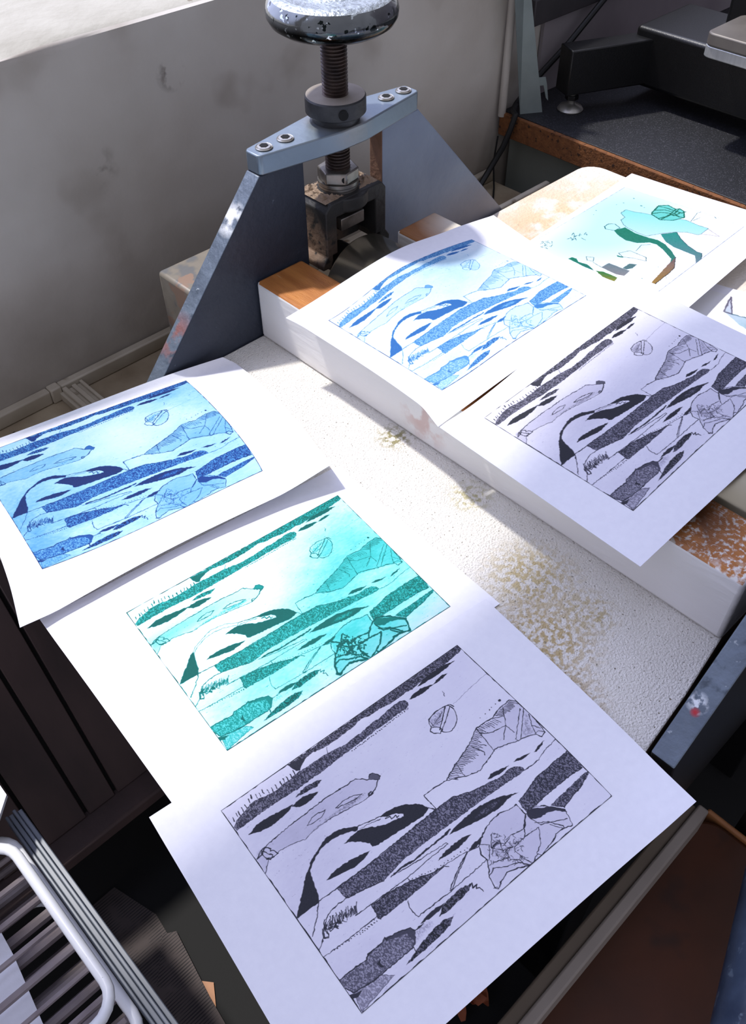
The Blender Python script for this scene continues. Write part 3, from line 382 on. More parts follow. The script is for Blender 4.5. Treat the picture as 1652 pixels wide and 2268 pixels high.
M['chrome']=mat('chipped_chrome_black_wheel',(13,17,18),None,1,.13,.85,grad=(2,.2935,.2985,(236,242,244)),specks=[(120,.6,(22,28,28),.02),(160,.655,(190,198,200),.02)],bump=.1,bscale=90)
M['chrome_top']=mat('pitted_wheel_face',(196,204,206),(120,126,128),220,.3,.6,bump=.4,bscale=300)
M['nut']=mat('worn_nut_steel',(158,154,148),(110,104,98),60,.36,.8,specks=[(90,.66,(60,54,50),.06)])
M['bearing']=mat('black_bearing_housing',(50,50,50),(38,37,37),40,.55,.2,bump=.3,bscale=120,spots=[((.318,.29,.07),.05,(150,124,104),110,.42)])
M['dust']=mat('dusty_bearing_top',(172,150,128),(140,118,98),90,.95,bump=1.0,bscale=260)
M['roller']=mat('brushed_steel_roller',(196,188,168),(176,168,148),12,.2,.92,bump=.05,bscale=120,stretch=(1,.05,1))
M['black']=mat('matt_black_steel',(17,17,19),(12,12,14),30,.45)
M['black_metal']=mat('black_powder_coat',(9,9,10),(6,6,7),60,.4,bump=.1,bscale=500)
M['alu']=mat('brushed_aluminium',(206,208,206),(186,188,186),30,.35,.6,stretch=(1,8,1))
M['alu_dark']=mat('grey_platen',(112,106,98),(98,92,86),40,.5,.3)
M['marble']=mat('mottled_stone',(142,134,122),(112,106,96),26,.45,bump=.1,specks=[(26,.54,(104,104,104),.05),(18,.66,(170,168,172),.04),(40,.58,(140,116,100),.05)])
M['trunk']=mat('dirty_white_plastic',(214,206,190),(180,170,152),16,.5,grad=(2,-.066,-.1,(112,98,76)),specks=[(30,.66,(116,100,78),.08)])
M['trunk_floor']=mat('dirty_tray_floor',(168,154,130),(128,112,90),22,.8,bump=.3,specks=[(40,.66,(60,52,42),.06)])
M['laminate']=mat('charcoal_laminate',(27,28,33),(20,21,25),420,.55,specks=[(600,.58,(64,64,70),.05)])
M['chip']=mat('raw_chipboard',(134,84,44),(98,58,28),110,.85,bump=.4,bscale=300,specks=[(150,.62,(58,34,18),.05)])
M['cabinet']=mat('grey_green_panel',(128,132,124),(116,120,112),10,.7)
M['galv']=mat('galvanised_steel',(140,150,148),(124,134,132),30,.5,.3)
M['cable']=mat('black_rubber',(14,14,15),None,1,.5)
M['dark_rail']=mat('dark_rail',(58,54,56),(46,44,46),20,.6)
M['wall2']=mat('stained_plaster',(150,144,146),(122,112,118),5,.9,bump=.3)
M['brown']=mat('dark_stained_planks',(98,78,74),(66,54,54),14,.6,stretch=(1,1,.2),bump=.25)
M['groove']=mat('dark_gap',(10,8,8),None,1,.9)
M['brown_top']=mat('brown_stained_top',(84,40,8),(46,22,5),9,.55,bump=.2,specks=[(14,.62,(36,22,14),.15)])
M['tan']=mat('pale_wood_lip',(190,128,78),(150,98,60),30,.5)
M['white_wire']=mat('white_plastic_coated_wire',(244,245,247),(232,234,238),20,.35,specks=[(150,.7,(110,96,84),.03)])
M['grey_rail']=mat('grey_white_rail',(118,124,134),(96,102,112),16,.4,specks=[(120,.72,(90,86,84),.04)])
M['wire_grey']=mat('grey_wire',(150,140,142),(124,112,114),40,.5)
M['orange']=mat('orange_plastic',(200,92,30),None,1,.5)
M['floor']=mat('dark_floor',(10,8,8),(7,6,6),6,.8)
M['shelf_dark']=mat('black_storage_shelf',(6,6,7),None,6,.8)
M['leaf']=mat('orange_brown_scrap',(168,92,56),(128,62,36),60,.7)
M['pipe']=mat('navy_flecked_pipe',(96,112,138),(52,62,84),24,.35,bump=.3,specks=[(40,.675,(206,216,224),.02),(90,.6,(118,134,154),.06)])
M['rail_shaded']=mat('shaded_rail_face',(112,100,86),(96,84,70),12,.7)  # darker tone paints in the shade on the rail's top face
M['rail_white']=mat('cream_painted_rail',(156,146,136),(136,126,116),12,.6)
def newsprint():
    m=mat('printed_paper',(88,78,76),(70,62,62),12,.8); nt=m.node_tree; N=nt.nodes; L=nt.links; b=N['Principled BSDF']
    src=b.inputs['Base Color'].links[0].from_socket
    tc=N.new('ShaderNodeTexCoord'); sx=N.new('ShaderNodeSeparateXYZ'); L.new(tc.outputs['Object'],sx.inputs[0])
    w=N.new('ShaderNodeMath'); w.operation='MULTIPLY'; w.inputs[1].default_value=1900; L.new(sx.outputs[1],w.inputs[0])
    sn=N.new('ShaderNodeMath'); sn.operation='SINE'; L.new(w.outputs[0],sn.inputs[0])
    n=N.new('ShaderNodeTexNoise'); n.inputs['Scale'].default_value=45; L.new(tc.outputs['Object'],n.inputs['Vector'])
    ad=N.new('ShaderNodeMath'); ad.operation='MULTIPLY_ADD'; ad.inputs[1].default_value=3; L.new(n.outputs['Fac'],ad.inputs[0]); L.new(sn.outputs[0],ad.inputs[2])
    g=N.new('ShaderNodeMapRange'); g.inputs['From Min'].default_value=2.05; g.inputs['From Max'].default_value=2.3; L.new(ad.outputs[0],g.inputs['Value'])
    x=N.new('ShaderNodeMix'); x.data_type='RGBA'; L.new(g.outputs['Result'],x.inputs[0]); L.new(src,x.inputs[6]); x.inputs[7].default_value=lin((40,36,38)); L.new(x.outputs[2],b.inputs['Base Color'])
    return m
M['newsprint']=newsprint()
def ink_material():
    m=bpy.data.materials.new('etching_ink_on_paper'); m.use_nodes=True; N=m.node_tree.nodes; L=m.node_tree.links; b=N['Principled BSDF']
    a=N.new('ShaderNodeAttribute'); a.attribute_name='ink'; L.new(a.outputs['Color'],b.inputs['Base Color']); b.inputs['Roughness'].default_value=.75; b.inputs['Specular IOR Level'].default_value=.25
    n=N.new('ShaderNodeTexNoise'); n.inputs['Scale'].default_value=900; tc=N.new('ShaderNodeTexCoord'); L.new(tc.outputs['Object'],n.inputs['Vector'])
    bp=N.new('ShaderNodeBump'); bp.inputs['Strength'].default_value=.08; bp.inputs['Distance'].default_value=.001; L.new(n.outputs['Fac'],bp.inputs['Height']); L.new(bp.outputs[0],b.inputs['Normal'])
    return m
M['ink']=ink_material()
# ------------------------------------------------------------------ printed sheets
def tang(k,P):
    n=len(k); T=[None]*n
    for i in range(n):
        if i==0: T[i]=(P[1]-P[0])/(k[1]-k[0])
        elif i==n-1: T[i]=(P[-1]-P[-2])/(k[-1]-k[-2])
        else:
            h0,h1=k[i]-k[i-1],k[i+1]-k[i]; d0=(P[i]-P[i-1])/h0; d1=(P[i+1]-P[i])/h1; m=(d0*h1+d1*h0)/(h0+h1); lim=3*np.minimum(np.abs(d0),np.abs(d1)); T[i]=np.where(d0*d1>0,np.clip(m,-lim,lim),0)
    return T
def hermite(k,P,x):
    """k knots, P array (n,...), x (m,) -> (m,...)"""
    T=np.array(tang(k,P)); k=np.array(k); i=np.clip(np.searchsorted(k,x,side='right')-1,0,len(k)-2)
    h=(k[i+1]-k[i]); t=((x-k[i])/h); sh=(len(x),)+(1,)*(P.ndim-1); t=t.reshape(sh); h=h.reshape(sh)
    t2,t3=t*t,t*t*t
    return (2*t3-3*t2+1)*P[i]+(t3-2*t2+t)*h*T[i]+(-2*t3+3*t2)*P[i+1]+(t3-t2)*h*T[i+1]
def surf(key,s,t):
    ks,kt,P=SHEETS[key]; P=np.array(P)
    A=hermite(kt,P,np.asarray(t))            # (m,cols,3)
    B=hermite(ks,np.swapaxes(A,0,1),np.asarray(s))   # (n,m,3)
    return np.swapaxes(B,0,1)                # (m rows t, n cols s, 3)
def np_mesh(name,V,F):
    me=bpy.data.meshes.new(name); me.vertices.add(len(V)); me.vertices.foreach_set('co',V.astype(np.float32).ravel())
    n=len(F); me.loops.add(n*4); me.loops.foreach_set('vertex_index',F.astype(np.int32).ravel())
    me.polygons.add(n); me.polygons.foreach_set('loop_start',np.arange(0,n*4,4,dtype=np.int32)); me.polygons.foreach_set('use_smooth',np.ones(n,bool))
    me.update(calc_edges=True); return me
def grid_faces(h,w):
    i=np.arange(h*w).reshape(h,w); return np.stack([i[:-1,:-1],i[1:,:-1],i[1:,1:],i[:-1,1:]],-1).reshape(-1,4)
def srgb2lin(a):
    a=np.clip(a,0,1); return np.where(a<=.04045,a/12.92,((a+.055)/1.055)**2.4)
def sheet(key,label,rgb,W,group='prints laid out on the press'):
    ks,kt,_=SHEETS[key]
    s=np.linspace(0,1,61); t=np.linspace(0,1,45); T=surf(key,s,t); th=.0003; h,w=T.shape[:2]
    B=T-np.array([0,0,th]); F1=grid_faces(h,w); n=h*w; F2=F1[:,::-1]+n
    i=np.arange(n).reshape(h,w); ring=np.concatenate([i[0,:],i[1:,-1],i[-1,-2::-1],i[-2:0:-1,0]]); m=len(ring)
    V=np.concatenate([T.reshape(-1,3),B.reshape(-1,3),T.reshape(-1,3)[ring],B.reshape(-1,3)[ring]])
    a=np.arange(m); r2=np.roll(a,-1); F3=np.stack([a,a+m,r2+m,r2],-1)[:,::-1]+2*n
    me=np_mesh('etching_print',V,np.concatenate([F1,F2,F3])); me.materials.append(M['paper'])
    o=bpy.data.objects.new('etching_print',me); C.objects.link(o); tag(o,label,'print',group)
    H=rgb.shape[0]
    G=surf(key,np.linspace(ks[1],ks[-2],W),np.linspace(kt[1],kt[-2],H)); G=G+np.array([0,0,.00022])
    me=np_mesh('printed_image',G.reshape(-1,3),grid_faces(H,W)); me.materials.append(M['ink'])
    at=me.color_attributes.new('ink','FLOAT_COLOR','POINT'); col=np.ones((H*W,4),np.float32); col[:,:3]=rgb.reshape(-1,3); at.data.foreach_set('color',col.ravel())
    p=bpy.data.objects.new('printed_image',me); C.objects.link(p); p.parent=o
    return o
def edge_line(W,H,width,seed):
    rng=np.random.default_rng(seed); x=np.arange(W)[None,:]; y=np.arange(H)[:,None]
    d=np.minimum(np.minimum(x,W-1-x)+0*y,np.minimum(y,H-1-y)+0*x).astype(np.float32); n=vnoise(rng,W,H,W/60)
    return np.clip(width*(.4+1.1*n)-d,0,1)
RAMPS={
 'black':[(0,(250,249,252)),(.06,(236,234,243)),(.14,(214,211,226)),(.45,(128,126,140)),(.75,(66,66,78)),(1,(44,46,50))],
 'teal':[(0,(250,253,253)),(.07,(226,253,253)),(.16,(166,250,248)),(.32,(84,230,224)),(.55,(20,182,170)),(.8,(0,132,120)),(1,(0,104,96))],
 'blue':[(0,(247,252,253)),(.07,(212,244,253)),(.16,(176,232,252)),(.35,(112,192,244)),(.6,(44,118,208)),(.82,(24,72,158)),(1,(20,44,104))],
 'sky':[(0,(250,253,254)),(.07,(230,248,254)),(.16,(204,240,253)),(.35,(146,208,246)),(.6,(84,160,226)),(.82,(40,110,190)),(1,(24,66,136))]}
def etching(ink_name,W,seed,tone_gain,ink_gain,neck=1,wash_gain=1,tone_fn=None,extra=(),gain=1.0):
    H=int(W*.732); ink,wash,nk=raster_art(ETCHING+list(extra),W,H,seed); tone,sp=plate_tone(W,H,seed+20)
    u=np.linspace(0,1,W)[None,:]; v=np.linspace(0,1,H)[:,None]
    g=tone_gain*(tone_fn(u,v) if tone_fn else 1)
    D=np.maximum(np.maximum(ink,nk*neck)*ink_gain,(.035+.13*tone)*g+wash*wash_gain*.7*np.minimum(g+.4,1.6)+sp*.22*np.minimum(g,1.3))
    D=np.maximum(D,edge_line(W,H,2.0*W/700+.3,seed)*.95)
    st=RAMPS[ink_name]; xs=[a for a,_ in st]
    rgb=srgb2lin(np.stack([np.interp(D,xs,[c[i] for _,c in st]) for i in range(3)],-1)/255)*np.array((.86,.86,.91))
    return rgb*np.interp(D,[0,.06,.25,.6],[1,.6+.4/gain,.35+.65/gain,1/gain])[...,None]
def bump2(u,v,cu,cv,ru,rv): return np.exp(-((u-cu)/ru)**2-((v-cv)/rv)**2)
# teal plate carries extra heavily inked creases on the crumpled rock
rock=[a for a in ETCHING if a[0]=='l' and min(p[0] for p in a[3])>490 and min(p[1] for p in a[3])>760 and max(p[0] for p in a[3])<860]
thick=[[a[0],.97,a[2]*2.6,a[3]] for a in rock]
rgb=etching('black',860,3,.62,1.0,tone_fn=lambda u,v:.75+.5*bump2(u,v,.1,.4,.25,.3)+.3*bump2(u,v,.05,.95,.2,.2)-.35*bump2(u,v,.55,.55,.3,.12))
S1=sheet('S1','large white sheet printed in black ink, nearest the camera, overlapping the green print',rgb,860)
rgb=etching('teal',640,5,1.0,.95,gain=1.65,neck=0,wash_gain=.95,extra=thick,tone_fn=lambda u,v:np.clip(.25+1.3*bump2(u,v,.95,.3,.3,.4)+1.5*bump2(u,v,.5,.8,.6,.25)+1.2*bump2(u,v,.8,.55,.3,.2)+.8*bump2(u,v,.12,.25,.2,.06)-1.2*bump2(u,v,.12,.47,.12,.12),.05,2))
S2=sheet('S2','white sheet printed in teal green ink, tucked under the front black print',rgb,640)
rgb=etching('blue',560,7,1.7,1.0,gain=1.6,wash_gain=.9,tone_fn=lambda u,v:.8+.9*bump2(u,v,.05,.6,.25,.5)-.5*bump2(u,v,.6,.3,.25,.2)+.4*bump2(u,v,.9,.1,.2,.2))
S3=sheet('S3','white sheet printed in deep blue ink, curling at far left beside the press leg',rgb,560)
rgb=etching('sky',480,9,1.0,.8,gain=1.45,wash_gain=.9,tone_fn=lambda u,v:.6+.9*bump2(u,v,.6,.2,.3,.25)+.5*bump2(u,v,.1,.9,.2,.2))
S4=sheet('S4','white sheet printed in light blue ink, arched over the steel roller',rgb,480)
rgb=etching('black',560,11,.5,.97,gain=1.2,tone_fn=lambda u,v:.7+.5*bump2(u,v,.3,.4,.3,.3)+.5*bump2(u,v,.1,.95,.3,.15))
S5=sheet('S5','white sheet printed in black ink, lying on the raised timbers at right',rgb,560)
def colour_art(art,W,H,bg,k):
    rng=np.random.default_rng(4); X,Y=np.meshgrid(np.arange(W,dtype=np.float32),np.arange(H,dtype=np.float32)); X+=(vnoise(rng,W,H,5)-.5)*1.5; Y+=(vnoise(rng,W,H,5)-.5)*1.5
    im=bg.copy(); tx=vnoise(rng,W,H,3)
    def segd(a,b):
        d=b-a; t=np.clip(((X-a[0])*d[0]+(Y-a[1])*d[1])/(float(d@d)+1e-9),0,1); return np.hypot(X-a[0]-t*d[0],Y-a[1]-t*d[1])
    for kind,c,c2,w,pts in art:
        p=np.array(pts,np.float32)*np.array([(W-1)/1000,(H-1)/1000],np.float32); c=np.array(c)/255
        if kind=='dot': cov=np.clip(w*k*.6-np.hypot(X-p[0,0],Y-p[0,1])+.5,0,1)*.85; cc=c
        elif kind=='line':
            c=c*.68
            d=np.min([segd(a,b) for a,b in zip(p[:-1],p[1:])],0); cov=np.clip(w*k*.95*(.6+.8*tx)-d+.5,0,1)*.9; cc=c
        else:
            ins=np.zeros(X.shape,bool); dm=np.full(X.shape,1e9)
            for i in range(len(p)):
                a,b=p[i],p[(i+1)%len(p)]; dm=np.minimum(dm,segd(a,b)); cond=((a[1]>Y)!=(b[1]>Y)); ins^=cond&(X<(b[0]-a[0])*(Y-a[1])/(b[1]-a[1]+1e-9)+a[0])
            cov=np.clip(np.where(ins,dm,-dm)+.5,0,1)*(.9+.1*tx)
            f=np.clip((X*.5+Y*.9-(p[:,0]*.5+p[:,1]*.9).min())/(np.ptp(p[:,0]*.5+p[:,1]*.9)+1e-6),0,1)[...,None]; cc=c*(1-f)+np.array(c2)/255*f
        im=im*(1-cov[...,None])+cov[...,None]*cc
    return im
W,H=420,600; u=np.linspace(0,1,W)[None,:]; v=np.linspace(0,1,H)[:,None]
g=np.clip(.95*bump2(u,v,.15,.25,.35,.35)+.8*bump2(u,v,.45,.55,.28,.4)+.35*bump2(u,v,.2,.75,.2,.2),0,1)[...,None]; lil=np.clip(bump2(u,v,.95,.35,.35,.4),0,1)[...,None]*.7
bg=np.array((250,252,253))/255*(1-g)+np.array((196,242,248))/255*g; bg=bg*(1-lil)+np.array((226,230,243))/255*lil
rgb=srgb2lin(colour_art(BIRD,W,H,bg,1.0)); rgb=rgb*(1-.30*np.clip((1-rgb.min(-1,keepdims=True))*1.4,0,1))*.87; e=edge_line(W,H,1.7,3)[...,None]*.75; rgb=rgb*(1-e)+np.array((.06,.15,.3))*e
S6=sheet('S6','white sheet printed with a green and cyan long-legged bird, on the far board',rgb,W)
W,H=220,160; bg=np.tile(np.array((251,251,253))/255,(H,W,1)); rgb=srgb2lin(colour_art(BIRD_FRAGMENT,W,H,bg,1.0)); rgb=rgb*(1-.40*np.clip((1-rgb.min(-1,keepdims=True))*2.2,0,1))*.87
S7=sheet('S7','nearly blank white sheet with a pale lilac shape, cut off by the right edge',rgb,W)
# ------------------------------------------------------------------ boards and timbers on the press bed
def boardpoly(poly,z0,z1,m): return MB().prism(poly,z0,z1,'z',1,0)
o=obj('bed_board',boardpoly([(-.135,-.318),(.09,-.319),(.16,-.312),(.226,-.303),(.288,-.303),(.288,.266),(-.135,.266)],-.018,0,0),[M['board'],M['board_end']],None,.0015)
tag(o,'long pitted white-painted board in front of the raised timber, under the prints','board')
rc=[(.815-.028+.028*math.sin(a),.263-.028+.028*math.cos(a)) for a in np.linspace(0,PI/2,6)]
o=obj('bed_board',boardpoly([(.398,-.303),(.815,-.303)]+rc[::-1]+[(.398,.263)],-.018,0,0),[M['board2'],M['board_end']],None,.0015)
tag(o,'far white board with peach worn patches and rounded corner, under the bird print','board')
hb=.069
def beam(x0,x1,y0,y1,wood,label):
    m=MB().box((x0,y0,.0002),(x1,y1,hb),0,1); o=obj('timber_beam',m,[M['beam_white'],wood],None,.004,3)
    return tag(o,label,'timber','timber beams across the press bed')
beam(.2215,.2845,-.303,.2655,M['beam_wood'],'white-sided timber with brown worn top, nearest beam, left of the roller')
beam(.4,.462,-.303,.236,M['beam_wood2'],'shorter timber with half-white worn top, right of the roller under the light blue print')
# ------------------------------------------------------------------ etching press
PX,PY=.352,.277
press=thing('etching_press','dark blue etching press with a threaded screw, chrome handwheel and steel roller','press',(PX,0,-.25))
def side_frame(y0,y1,near):
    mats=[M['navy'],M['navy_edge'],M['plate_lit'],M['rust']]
    zb=-.13; xb=.241-(.176-zb)/1.117
    if near: L=MB().prism([(.0945,.0123),(.13,-.13),(.297,-.13),(.297,.176),(.241,.176)],y0,y1,'y',0); mats=[M['black'],M['navy_edge'],M['plate_lit'],M['rust']]  # near plate faces coloured black to paint in their shade
    else: L=MB().prism([(xb,zb),(.297,zb),(.297,.176),(.241,.176)],y0,y1,'y',0)
    for i,f in enumerate(L.f):
        n=[L.v[k] for k in f]
        if len({round(p[1],4) for p in n})>1 and all(abs((p[2]-.176)-1.117*(p[0]-.241))<1e-3 for p in n): L.m[i]=1
    a=obj('side_plate',L,mats,press,.0012)
    xr=2*PX-xb+.012
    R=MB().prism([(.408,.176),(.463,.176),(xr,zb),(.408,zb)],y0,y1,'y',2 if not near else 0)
    for i,f in enumerate(R.f):
        n=[R.v[k] for k in f]
        if all(abs(p[0]-.408)<1e-4 for p in n): R.m[i]=3
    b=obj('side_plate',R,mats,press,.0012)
    return a,b
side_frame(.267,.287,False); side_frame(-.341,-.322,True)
def crossbar(yc):
    P=[(.2415,yc-.0085),(.2445,yc-.0115),(.335,yc-.027),(.369,yc-.027),(.4595,yc-.0115),(.4625,yc-.0085),(.4625,yc+.0085),(.4595,yc+.0115),(.369,yc+.027),(.335,yc+.027),(.2445,yc+.0115),(.2415,yc+.0085)]
    cb=obj('crossbar',MB().prism(P,.1762,.196,'z'),M['steel'],press,.0015)
    for bx in (.2575,.2845,.4235,.4495):
        bo=obj('bolt',MB().lathe([(0,.0002),(.0082,.0002),(.0088,.0009),(.0082,.0016),(.0074,.0012),(.0068,.0022),(.0048,.0024)],(bx,yc,.196),24),M['bolt'],cb)
        sk=MB().cyl((bx,yc,.1972),.0046,.0016,6,mi=0,a0=.3); obj('hex_socket',sk,M['black_hole'],cb)
    return cb
crossbar(PY); crossbar(-.3315)
def screw(yc):
    prof=[];z=.128
    prof.append((0.0,z))
    while z<.284:
        prof+= [(.0112,z),(.0132,z+.0012),(.0132,z+.0018),(.0112,z+.003)]; z+=.0034
    prof.append((0,z))
    obj('pressure_screw',MB().lathe(prof,(PX,yc,0),28),M['screw'],press,0,angle=25)
    c=MB().lathe([(.0245,.1962),(.0245,.2035),(.0295,.2035),(.031,.205),(.031,.2195),(.0298,.221)],(PX,yc,0),48,caps=False)
    c.lathe([(.0298,.221),(.0125,.2213)],(PX,yc,0),48,mi=1,caps=False)
    co=obj('locking_collar',c,[M['collar'],M['collar_top']],press)
    a=math.radians(-118); hx,hy=PX+.0311*math.cos(a),yc+.0311*math.sin(a)
    h=MB().cyl((0,0,-.001),.005,.0022,20); h.v=[tuple(Matrix.Translation((hx,hy,.2115))@Matrix.Rotation(a,4,'Z')@Matrix.Rotation(PI/2,4,'Y')@Vector(v)) for v in h.v]
    obj('tommy_hole',h,M['black_hole'],co)
    w=MB().lathe([(.0,.272),(.016,.272),(.019,.2745),(.0205,.279),(.03,.2805),(.042,.2815),(.052,.2835),(.059,.288),(.0625,.294),(.063,.2995),(.0615,.3055),(.0575,.310)],(PX,yc,0),64,caps=False)
    w.lathe([(.0575,.310),(.053,.3125),(.048,.3128)],(PX,yc,0),64,mi=1,caps=False)
    w.lathe([(.048,.3128),(.044,.3115),(.02,.3105),(.018,.312),(.012,.314),(0,.314)],(PX,yc,0),64,mi=1,caps=False)
    obj('handwheel',w,[M['chrome'],M['chrome_top']],press,angle=50)
    n=MB().cyl((PX,yc,.1335),.0225,.0125,6,a0=.2); obj('hex_nut',n,M['nut'],press,.0015)
    g=MB().lathe([(.0215,.124),(.0215,.1262),(.0205,.1266),(.0218,.127),(.0218,.1292),(.0206,.1296),(.0222,.13),(.0222,.1336)],(PX,yc,0),40)
    obj('threaded_flange',g,M['nut'],press)
    a=math.radians(-112); gx,gy=PX+.0203*math.cos(a),yc+.0203*math.sin(a)
    h=MB().cyl((0,0,-.001),.0034,.002,16); h.v=[tuple(Matrix.Translation((gx,gy,.1395))@Matrix.Rotation(a,4,'Z')@Matrix.Rotation(PI/2,4,'Y')@Vector(v)) for v in h.v]
    obj('grub_screw',h,M['black_hole'],press)
screw(PY); screw(-.3315)
def bearing(yc,s):
    yf=yc-s*.027; yb=yc+s*.024
    b=MB()
    P=[(.302,.052),(.314,.052),(.317,.06),(.317,.066),(.324,.066),(.324,.108),(.381,.108),(.381,.066),(.388,.066),(.388,.06),(.391,.052),(.403,.052),(.403,.058),(.397,.066),(.397,.117),(.391,.1245),(.317,.1245),(.309,.117),(.309,.066),(.302,.058)]
    b.prism([(x,z) for x,z in P],min(yf,yb),max(yf,yb),'y')
    b.box((.324,min(yc,yb),.06),(.381,max(yc,yb),.11))
    b.lathe([(.027,.108),(.029,.11),(.029,.1238)],(PX,yc-s*.0045,0),40)
    ho=obj('bearing_housing',b,M['bearing'],press,.0012)
    for lo,hi in ((.313,.352),(.352,.391)):
        rng=random.Random(int(lo*1000)); nx,ny=26,30; y0,y1=yc-.022,yc+.0235; nz=vnoise(np.random.default_rng(int(lo*900)),nx,ny,4)*.6+vnoise(np.random.default_rng(9),nx,ny,1.7)*.5
        V=[];ok=[]
        for a in range(nx):
            for c in range(ny):
                x=lo+(hi-lo)*a/(nx-1); y=y0+(y1-y0)*c/(ny-1); rr=math.hypot(x-PX,y-yc); e=min(x-.313,.391-x,y-y0,y1-y)/.006
                V.append((x,y,.1243+max(0,min(1,e))*(.0004+.0075*max(0,nz[c,a]-.42)*(1.6 if rr>.028 else .7)))); ok.append(rr>.0225)
        d=MB(); d.v=V; d.f=[[a*ny+c,(a+1)*ny+c,(a+1)*ny+c+1,a*ny+c+1] for a in range(nx-1) for c in range(ny-1) if ok[a*ny+c] and ok[(a+1)*ny+c] and ok[a*ny+c+1] and ok[(a+1)*ny+c+1]]; d.m=[0]*len(d.f)
        tag(obj('dust_crust',d,M['dust'],ho),'crust of pale brown dust on the housing')
    sb=MB().box((.334,min(yf+s*.004,yc),.086),(.368,max(yf+s*.004,yc),.1)); obj('adjusting_block',sb,M['nut'],press,.001)
bearing(PY,1); bearing(-.3315,-1)
ro=MB().lathe([(0,-.272),(.050,-.272),(.0535,-.270),(.055,-.267),(.055,.234),(.0535,.2365),(.050,.238),(0,.238)],(.343,0,.0292),96,'y')
obj('roller',ro,M['roller'],press,angle=40)
sh=MB().cyl((.343,-.325,.045),.018,.6,24,'y'); obj('roller_axle',sh,M['black'],press)
bb=MB().box((-.13,-.3,-.045),(.80,.26,-.0185)); obj('press_bed',bb,M['black'],press,.002)
for y0,y1 in ((-.32,-.24),(.18,.265)): obj('bed_rail',MB().box((.0,y0,-.13),(.74,y1,-.0455)),M['black'],press,.002)
for lx in (.14,.70):
    for ly in (-.29,.225): obj('leg',MB().box((lx-.022,ly-.022,-.85),(lx+.022,ly+.022,-.13)),M['black'],press,.003)
# ------------------------------------------------------------------ stone block, tray, wall side
o=obj('stone_block',MB().prism([(.156,.288),(.30,.288),(.30,.349),(.156,.349)],-.099,.073,'z'),M['marble'],None,.004,3)
tag(o,'mottled grey stone block standing behind the left press leg','stone block')
tray=thing('wall_tray','dirty white plastic tray running along the foot of the wall behind the press','tray',(.3,.41,-.10))
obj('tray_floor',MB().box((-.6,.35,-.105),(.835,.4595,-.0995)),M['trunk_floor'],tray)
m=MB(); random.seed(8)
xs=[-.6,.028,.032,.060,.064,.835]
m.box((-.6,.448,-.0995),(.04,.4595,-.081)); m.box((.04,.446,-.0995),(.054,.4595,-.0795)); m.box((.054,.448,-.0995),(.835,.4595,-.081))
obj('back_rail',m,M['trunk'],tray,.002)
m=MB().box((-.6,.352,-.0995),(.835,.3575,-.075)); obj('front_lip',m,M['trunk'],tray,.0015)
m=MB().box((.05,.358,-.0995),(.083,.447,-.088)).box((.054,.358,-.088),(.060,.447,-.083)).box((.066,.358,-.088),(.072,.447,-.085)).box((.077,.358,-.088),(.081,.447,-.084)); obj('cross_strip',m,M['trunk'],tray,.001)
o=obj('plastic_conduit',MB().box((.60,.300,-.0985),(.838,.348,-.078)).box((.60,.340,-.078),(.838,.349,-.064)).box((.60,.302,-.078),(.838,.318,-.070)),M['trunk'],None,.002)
tag(o,'short ridged off-white plastic channel beside the right press leg','conduit')
m=MB().box((-.30,.292,-.125),(.845,.36,-.106)).box((-.7,.352,-.125),(-.30,.4595,-.106)).box((-.30,.36,-.125),(.845,.4595,-.106))
o=obj('tray_shelf',m,M['trunk_floor'],None,.001); tag(o,'dusty ledge under the plastic tray along the wall','ledge'); 
# wall: plaster below a window opening, deep sill, lintel above
def rough_wall():
    rng=np.random.default_rng(6); nx=120; xs=np.linspace(-1.6,2.4,nx); zs=np.concatenate([np.linspace(-.85,.2,20),np.linspace(.21,.262,6),[.268]])
    top=.2705+(vnoise(rng,nx,2,4)[0]-.5)*.010+(vnoise(rng,nx,2,14)[0]-.5)*.012
    b=MB(); V=[]
    for i,x in enumerate(xs):
        col=[(x,WY+(.002*math.sin(x*9+z*5)),z) for z in zs]+[(x,WY+.004,top[i]-.002),(x,WY+.012,top[i]+.001),(x,WY+.05,top[i]+.003),(x,WY+.16,.282),(x,WY+.30,.288)]
        V+=col
    n=len(zs)+5; F=[];mi=[]
    for i in range(nx-1):
        for j in range(n-1): F.append((i*n+j,(i+1)*n+j,(i+1)*n+j+1,i*n+j+1)); mi.append(1 if j>=len(zs) else 0)
    b.v=[tuple(v) for v in V]; b.f=[list(f) for f in F]; b.m=mi; return b
WY=.46
struct(obj('wall_back',rough_wall(),[M['plaster'],M['sill']],None,angle=60))
struct(obj('wall_above',MB().box((-1.6,.46,1.30),(2.4,.52,2.4)),M['plaster']))
struct(obj('wall_jamb',MB().box((2.1,.461,.30),(2.4,.52,1.30)).box((-1.6,.461,.30),(-.41,.52,1.30)),M['plaster']))
struct(obj('floor',MB().box((-2,-2,-.87),(2.6,.46,-.85)),M['floor']))
struct(obj('wall_right',MB().box((2.05,-2,-.85),(2.15,.459,2.4)),M['wall2']))
# ------------------------------------------------------------------ right-hand worktop and its black machine
wt=thing('worktop_unit','charcoal speckled worktop with raw brown chipboard edge, beyond the far board','worktop',(1.4,.1,-.85))
obj('worktop',MB().box((.852,-.7,-.0285),(2.0,.455,.006)),M['laminate'],wt,.0008)
obj('edge_strip',MB().box((.8445,-.7,-.0288),(.8518,.455,.0052)),M['chip'],wt,.0012)
obj('side_panel',MB().box((.872,-.66,-.85),(.89,.452,-.0287)),M['cabinet'],wt,.001)
obj('back_panel',MB().box((.89,.44,-.85),(1.98,.452,-.0287)),M['cabinet'],wt)
hp=thing('bench_machine','black bench machine with a splayed levelling leg and a silver platen on the worktop','machine',(1.05,.2,.006))
